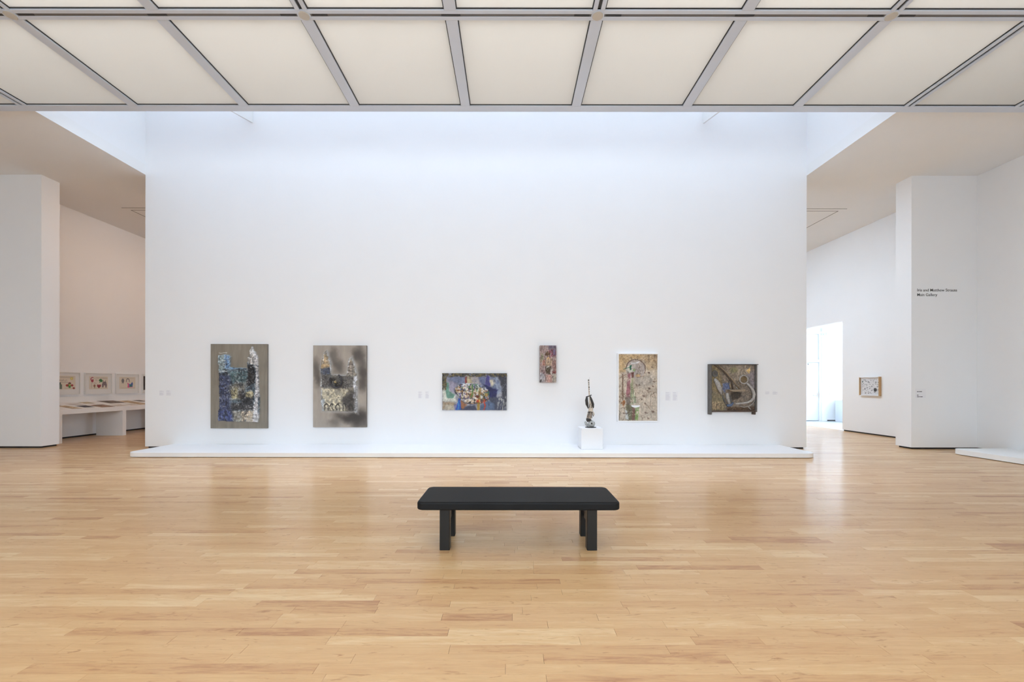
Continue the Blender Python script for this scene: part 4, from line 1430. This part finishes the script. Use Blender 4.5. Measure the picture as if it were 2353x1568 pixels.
def p2(c):
    scrib(c, 40, 6, 90, 380, 8); scrib(c, 28, 7, 140, 360, 5)
    c.paint(c.ring(70, 60, 34, 34, 18, 4, 60, 300), (176, 66, 92)); c.paint(c.poly([(50, 70), (90, 60), (90, 110), (60, 130), (40, 110)], 5), (164, 56, 76))
    c.paint(c.ring(146, 80, 16, 16, 4, 2), (130, 120, 110))
    c.paint(c.poly([(200, 70), (240, 48), (280, 80), (270, 130), (240, 110), (225, 130), (205, 130), (225, 100), (200, 96)], 5), (56, 128, 76))
    c.paint(c.poly([(160, 180), (180, 168), (200, 184), (222, 168), (242, 184), (240, 214), (200, 252), (164, 216)], 4), (146, 44, 56))
    c.paint(c.poly([(290, 110), (350, 110), (370, 180), (358, 240), (338, 240), (330, 190), (306, 190), (292, 236), (264, 230), (262, 170)], 4), (128, 112, 116))
    c.paint(c.line([(300, 110), (290, 80)], 8, 3), (110, 96, 100)); c.paint(c.line([(335, 110), (345, 78)], 8, 3), (110, 96, 100))
    c.paint(c.ell(110, 200, 22, 30), (150, 128, 100)); c.paint(c.ell(106, 196, 10, 10), (176, 60, 60)); c.paint(c.line([(112, 220), (116, 250)], 8, 3), (90, 110, 70))
    for i in range(6):
        c.paint(c.line([(42 + 6 * (i % 2), 140 + i * 18), (54, 150 + i * 18)], 5, 2), (110, 100, 96), 0.8)
    scrib(c, 140, 8, 60, 150, 10); scrib(c, 252, 9, 90, 370, 4)


def p3(c):
    scrib(c, 24, 10, 50, 350, 5)
    c.paint(c.ell(84, 86, 32, 48), (120, 116, 116)); c.paint(c.line([(70, 120), (66, 150)], 8, 3), (100, 98, 98)); c.paint(c.line([(96, 120), (100, 150)], 8, 3), (100, 98, 98))
    c.paint(c.ring(205, 80, 34, 40, 16, 3, 0, 180), (120, 114, 114)); c.paint(c.line([(172, 80), (166, 110)], 14, 3), (120, 114, 114)); c.paint(c.line([(238, 80), (242, 110)], 14, 3), (120, 114, 114))
    c.paint(c.poly([(190, 130), (225, 150), (236, 240), (196, 240), (206, 180)], 4), (222, 60, 130))
    c.paint(c.poly([(236, 150), (270, 170), (310, 110), (330, 150), (316, 230), (240, 230)], 4), (52, 84, 160))
    c.paint(c.poly([(246, 190), (310, 180), (300, 226), (246, 226)], 4), (40, 128, 110)); c.paint(c.line([(230, 232), (320, 228)], 10, 3), (226, 80, 150))
    scrib(c, 252, 11, 40, 380, 3)


def p4(c):
    c.rgb[:] = (38, 30, 34)
    c.paint(c.ell(120, 190, 70, 60), (214, 90, 150)); c.paint(c.ell(130, 70, 50, 30), (150, 60, 110)); c.paint(c.ell(280, 120, 70, 70), (70, 110, 180))


framed(11.99, 12.87, 'white framed print of a yellow sun and flowers, cut off by the left pier', p1)
framed(13.02, 13.90, 'white framed print with a red heart and green figure', p2)
framed(14.04, 14.905, 'white framed print with a pink and blue shape and two grey drawings', p3)
framed(15.05, 15.92, 'white framed black print with pink, cut off by the main wall', p4, (0.06, 0.10))

# ------------------------------------------------------------------ left gallery: display table
TXF, TXB = -11.75, -12.74
TZF, TZB = 0.876, 1.037
t = thing('display_table', 'long white sloping display table under the framed prints', 'table', (-12.2, 14.5, 0))
MB().prism([(TXF, TZF - 0.119), (TXF, TZF), (TXB, TZB), (TXB, TZF - 0.119)], 'y', 11.12, 19.4).build('top', TABLEM, t)
for yl in (11.30, 13.20, 15.10, 17.0, 18.9):
    box(-12.55, TXF, yl, yl + 0.12, 0.0, TZF - 0.119).build('leg_panel', TABLEM, t)
box(LW + 0.001, LW + 0.03, 11.12, 19.4, TZB - 0.05, 1.19).build('back_ledge', TABLEM, t)
nrm = Vector((TZB - TZF, 0, TXF - TXB)).normalized()


docs = [
    (-12.27, -11.80, 11.75, 12.02, (184, 164, 138), 'tan paper lying nearest the left pier on the display table', 4),
    (-12.17, -11.89, 12.17, 12.48, (70, 66, 72), 'small dark photo near the front edge of the display table', 5),
    (-12.18, -11.78, 12.56, 13.01, (136, 112, 98), 'brown photo at the front edge, middle of the display table', 6),
    (-12.63, -12.38, 12.71, 13.01, (182, 170, 146), 'pale beige sheet at the back of the display table, left half', 7),
    (-12.71, -12.27, 13.37, 13.93, (112, 100, 94), 'large dark grey photo at the back of the display table', 8),
    (-12.60, -11.87, 13.97, 14.35, (176, 154, 128), 'long tan sheet at the right end of the display table', 9),
    (-12.62, -12.35, 14.53, 14.81, (118, 112, 108), 'small grey photo at the back beside the main wall edge', 10),
    (-12.09, -11.80, 13.09, 13.49, (214, 206, 198), 'white sheet with faint writing right of the brown photo', 11),
    (-12.49, -12.27, 12.22, 12.59, (212, 206, 202), 'white sheet with faint writing behind the small dark photo', 12),
    (-12.45, -12.31, 11.72, 11.95, (150, 148, 160), 'grey blue slip at the left end of the display table', 13),
    (-12.10, -11.82, 13.60, 13.90, (216, 208, 200), 'white slip beside the long tan sheet on the display table', 14),
]
for x0_, x1_, y0_, y1_, colr, lab, sd in docs:
    t = thing('document_sheet', lab, 'paper', ((x0_ + x1_) / 2, (y0_ + y1_) / 2, TZF + (TXF - (x0_ + x1_) / 2) * (TZB - TZF) / (TXF - TXB)),
              'papers laid out on the display table')
    ps = [Vector((x, y_, TZF + (TXF - x) * (TZB - TZF) / (TXF - TXB))) for x, y_ in ((x0_, y0_), (x1_, y0_), (x1_, y1_), (x0_, y1_))]
    up = nrm * 0.004
    MB().add([p + nrm * 0.0006 for p in ps] + [p + up for p in ps],
             [(3, 2, 1, 0), (4, 5, 6, 7), (0, 1, 5, 4), (1, 2, 6, 5), (2, 3, 7, 6), (3, 0, 4, 7)]).build('sheet', MATB, t)
    c = Canvas(0, 0, 200, 120, 3, colr)
    c.warp(6, 20, sd)
    light = sum(colr) > 560
    if light:
        for i in range(5):
            scrib(c, 22 + i * 19, sd * 7 + i, 20, 180, 4, (150, 140, 136))
    else:
        c.mul(0.72 + 0.56 * c.n(30, 24, sd))
        c.speck(1.0, [min(255, k * 1.35) for k in colr], 26, 20, 0.62, sd, 0.7)
    q = ps

    def place(u, v, h):
        # u along the table, v from the wall edge to the front edge
        x = x0_ + (x1_ - x0_) * v
        y_ = y0_ + (y1_ - y0_) * u
        z = TZF + (TXF - x) * (TZB - TZF) / (TXF - TXB)
        return (x + nrm.x * 0.0052, y_ + 0 * v, z + nrm.z * 0.0052)
    c.build('printed_face', place, PAPER, t)

# ------------------------------------------------------------------ right gallery: shadow box
BX0, BY0, BY1, BZ0, BZ1 = RW - 0.075, 13.30, 14.06, 1.223, 1.817
t = thing('shadow_box', 'small wood sided box picture with black specks on white, beside the bright opening', 'picture', (RW, (BY0 + BY1) / 2, BZ0))
for (a, b, z0, z1) in ((BY0, BY0 + 0.02, BZ0, BZ1), (BY1 - 0.02, BY1, BZ0, BZ1)):
    box(BX0, RW - 0.001, a, b, z0, z1).build('box_side', WOODF, t)
for (z0, z1) in ((BZ0, BZ0 + 0.02), (BZ1 - 0.02, BZ1)):
    box(BX0, RW - 0.001, BY0 + 0.02, BY1 - 0.02, z0, z1).build('box_side', WFRAME, t)
box(RW - 0.03, RW - 0.001, BY0 + 0.02, BY1 - 0.02, BZ0 + 0.02, BZ1 - 0.02).build('backing', CARD, t)
c = Canvas(0, 0, 210, 195, 1.6, (224, 224, 226))
rg = random.Random(21)
c.mul(0.94 + 0.12 * c.n(30, 30, 3))
for i in range(120):
    x, y_ = rg.uniform(10, 200), rg.uniform(10, 185)
    r = rg.choice([1.6, 2, 2.4, 3, 4, 5])
    c.paint(c.ell(x, y_, r, r * rg.uniform(.7, 1.3), 0.3), rg.choice([(40, 40, 44), (90, 90, 94), (60, 64, 80), (120, 118, 116)]), 0.9)
for i in range(14):
    x, y_ = rg.uniform(20, 180), rg.uniform(20, 170)
    c.paint(c.line([(x, y_), (x + rg.uniform(-14, 14), y_ + rg.uniform(-10, 10))], 3, 1), (70, 70, 76), 0.9)
c.paint(c.ell(14, 40, 7, 12, 0.2), (80, 110, 110))
pw = MB()
# far edge is on the left for the viewer: u runs from far to near
c.build('speckled_sheet', lambda u, v, h: (RW - 0.032 - h, BY1 - 0.045 - (BY1 - BY0 - 0.09) * u, BZ1 - 0.045 - (BZ1 - BZ0 - 0.09) * v), PAINT, t)
MB().lathe((RW - 0.033, BY0 + 0.18, BZ0 + 0.19), [(0.055, 0), (0.055, 0.010), (0.02, 0.012), (0.015, 0.018)], 24, 'x').build('black_disc', blk, t)
box(BX0 + 0.004, BX0 + 0.007, BY0 + 0.02, BY1 - 0.02, BZ0 + 0.02, BZ1 - 0.02).build('glazing', GLASS, t)

# ------------------------------------------------------------------ lobby beyond the opening
LBY = 18.9
struct('floor_lobby', box(RW + 0.14, 18.2, 11.5, LBY + 0.3, -0.12, -0.002), CONC, label='pale concrete floor of the bright lobby')
mb = box(13.72, 18.2, LBY, LBY + 0.2, 0.05, 4.1).box(RW + 0.3, 13.72, LBY, LBY + 0.2, 3.86, 4.1).box(RW + 0.3, 12.15, LBY, LBY + 0.2, 0.05, 4.1)
struct('wall_lobby_end', mb, LOBW, label='white end wall of the lobby')
struct('baseboard_lobby', box(13.72, 18.2, LBY + 0.02, LBY + 0.18, 0, 0.055), PLINTH, label='dark base of the lobby end wall')
struct('ceiling_lobby', box(RW + 0.3, 18.2, 11.5, LBY + 0.2, 4.05, 4.25), LOBW, label='white lobby ceiling')
struct('wall_lobby_near', box(RW + 0.3, 18.2, 11.3, 11.5, 0, 4.2), LOBW, label='near wall of the lobby, out of sight')
mb = box(17.9, 18.2, 11.5, LBY, 0, 0.25).box(17.9, 18.2, 11.5, LBY, 3.95, 4.2)
struct('window_2', mb, LOBW, label='tall lobby window')
# door with transom in the end wall
dr = struct('door_1', box(12.15, 12.23, LBY - 0.03, LBY + 0.12, 0, 3.86).box(13.42, 13.50, LBY - 0.03, LBY + 0.12, 0, 3.86)
            .box(12.23, 13.42, LBY - 0.03, LBY + 0.12, 3.78, 3.86), LOBW, label='tall white lobby door with transom')
box(12.23, 13.42, LBY - 0.05, LBY + 0.12, 2.55, 2.66).build('transom_bar', LOBW, dr)
box(12.235, 13.415, LBY + 0.02, LBY + 0.07, 0.02, 2.545).build('door_leaf', DOORM, dr)
box(12.235, 13.415, LBY + 0.03, LBY + 0.06, 2.665, 3.775).build('transom_panel', DOORM, dr)
MB().tube([(13.30, LBY + 0.02, 1.12), (13.30, LBY - 0.05, 1.12), (13.14, LBY - 0.05, 1.12)], 0.016, 8).build('door_handle', STEEL, dr)
box(13.36, 13.40, LBY + 0.0, LBY + 0.021, 1.02, 1.22).build('lock_plate', STEEL, dr)
box(12.95, 13.30, LBY - 0.03, LBY + 0.02, 2.44, 2.50).build('door_closer', STEEL, dr)
struct('trim_2', box(13.50, 13.72, LBY - 0.08, LBY + 0.2, 0, 4.05), LOBW, label='white mullion beside the lobby door')
struct('wall_lobby_back', box(12.1, 13.8, LBY + 0.3, LBY + 0.4, 0, 4.1), LOBW, label='surface behind the lobby door')
# exit sign
t = thing('exit_sign', 'small green exit sign hanging by the lobby door', 'sign', (13.2, 18.3, 3.6))
box(13.0, 13.36, 18.28, 18.32, 3.60, 3.80).build('sign_plate', CARD, t)
text_mesh('sign_letters', 'EXIT', 13.05, 0.26, 3.64, 0.12, 18.279, GREENS, t)
box(13.17, 13.19, 18.29, 18.31, 3.80, 4.05).build('hanger', STEEL, t)
# plaques and desk
for zz, lab in ((1.49, 'upper small grey plaque on the lobby wall'), (1.12, 'lower small grey plaque on the lobby wall')):
    t = thing('wall_plaque', lab, 'plaque', (13.95, LBY, zz))
    box(13.87, 14.03, LBY - 0.012, LBY - 0.001, zz, zz + 0.12).build('plate', mat('plaque grey', (0.5, 0.53, 0.58), 0.5, noise=0.03), t)
    box(13.89, 14.0, LBY - 0.0135, LBY - 0.0115, zz + 0.05, zz + 0.075).build('print', PRINTGREY, t)
t = thing('lobby_desk', 'white desk standing against the lobby wall', 'desk', (14.6, 18.5, 0))
box(13.98, 15.3, 18.05, 18.75, 0.90, 0.96).build('desk_top', LOBW, t)
box(14.00, 14.06, 18.07, 18.73, 0.0, 0.90).build('side_panel', DOORM, t)
box(15.20, 15.26, 18.07, 18.73, 0.0, 0.90).build('side_panel', DOORM, t)
box(14.06, 15.20, 18.60, 18.64, 0.15, 0.90).build('back_panel', LOBW, t)
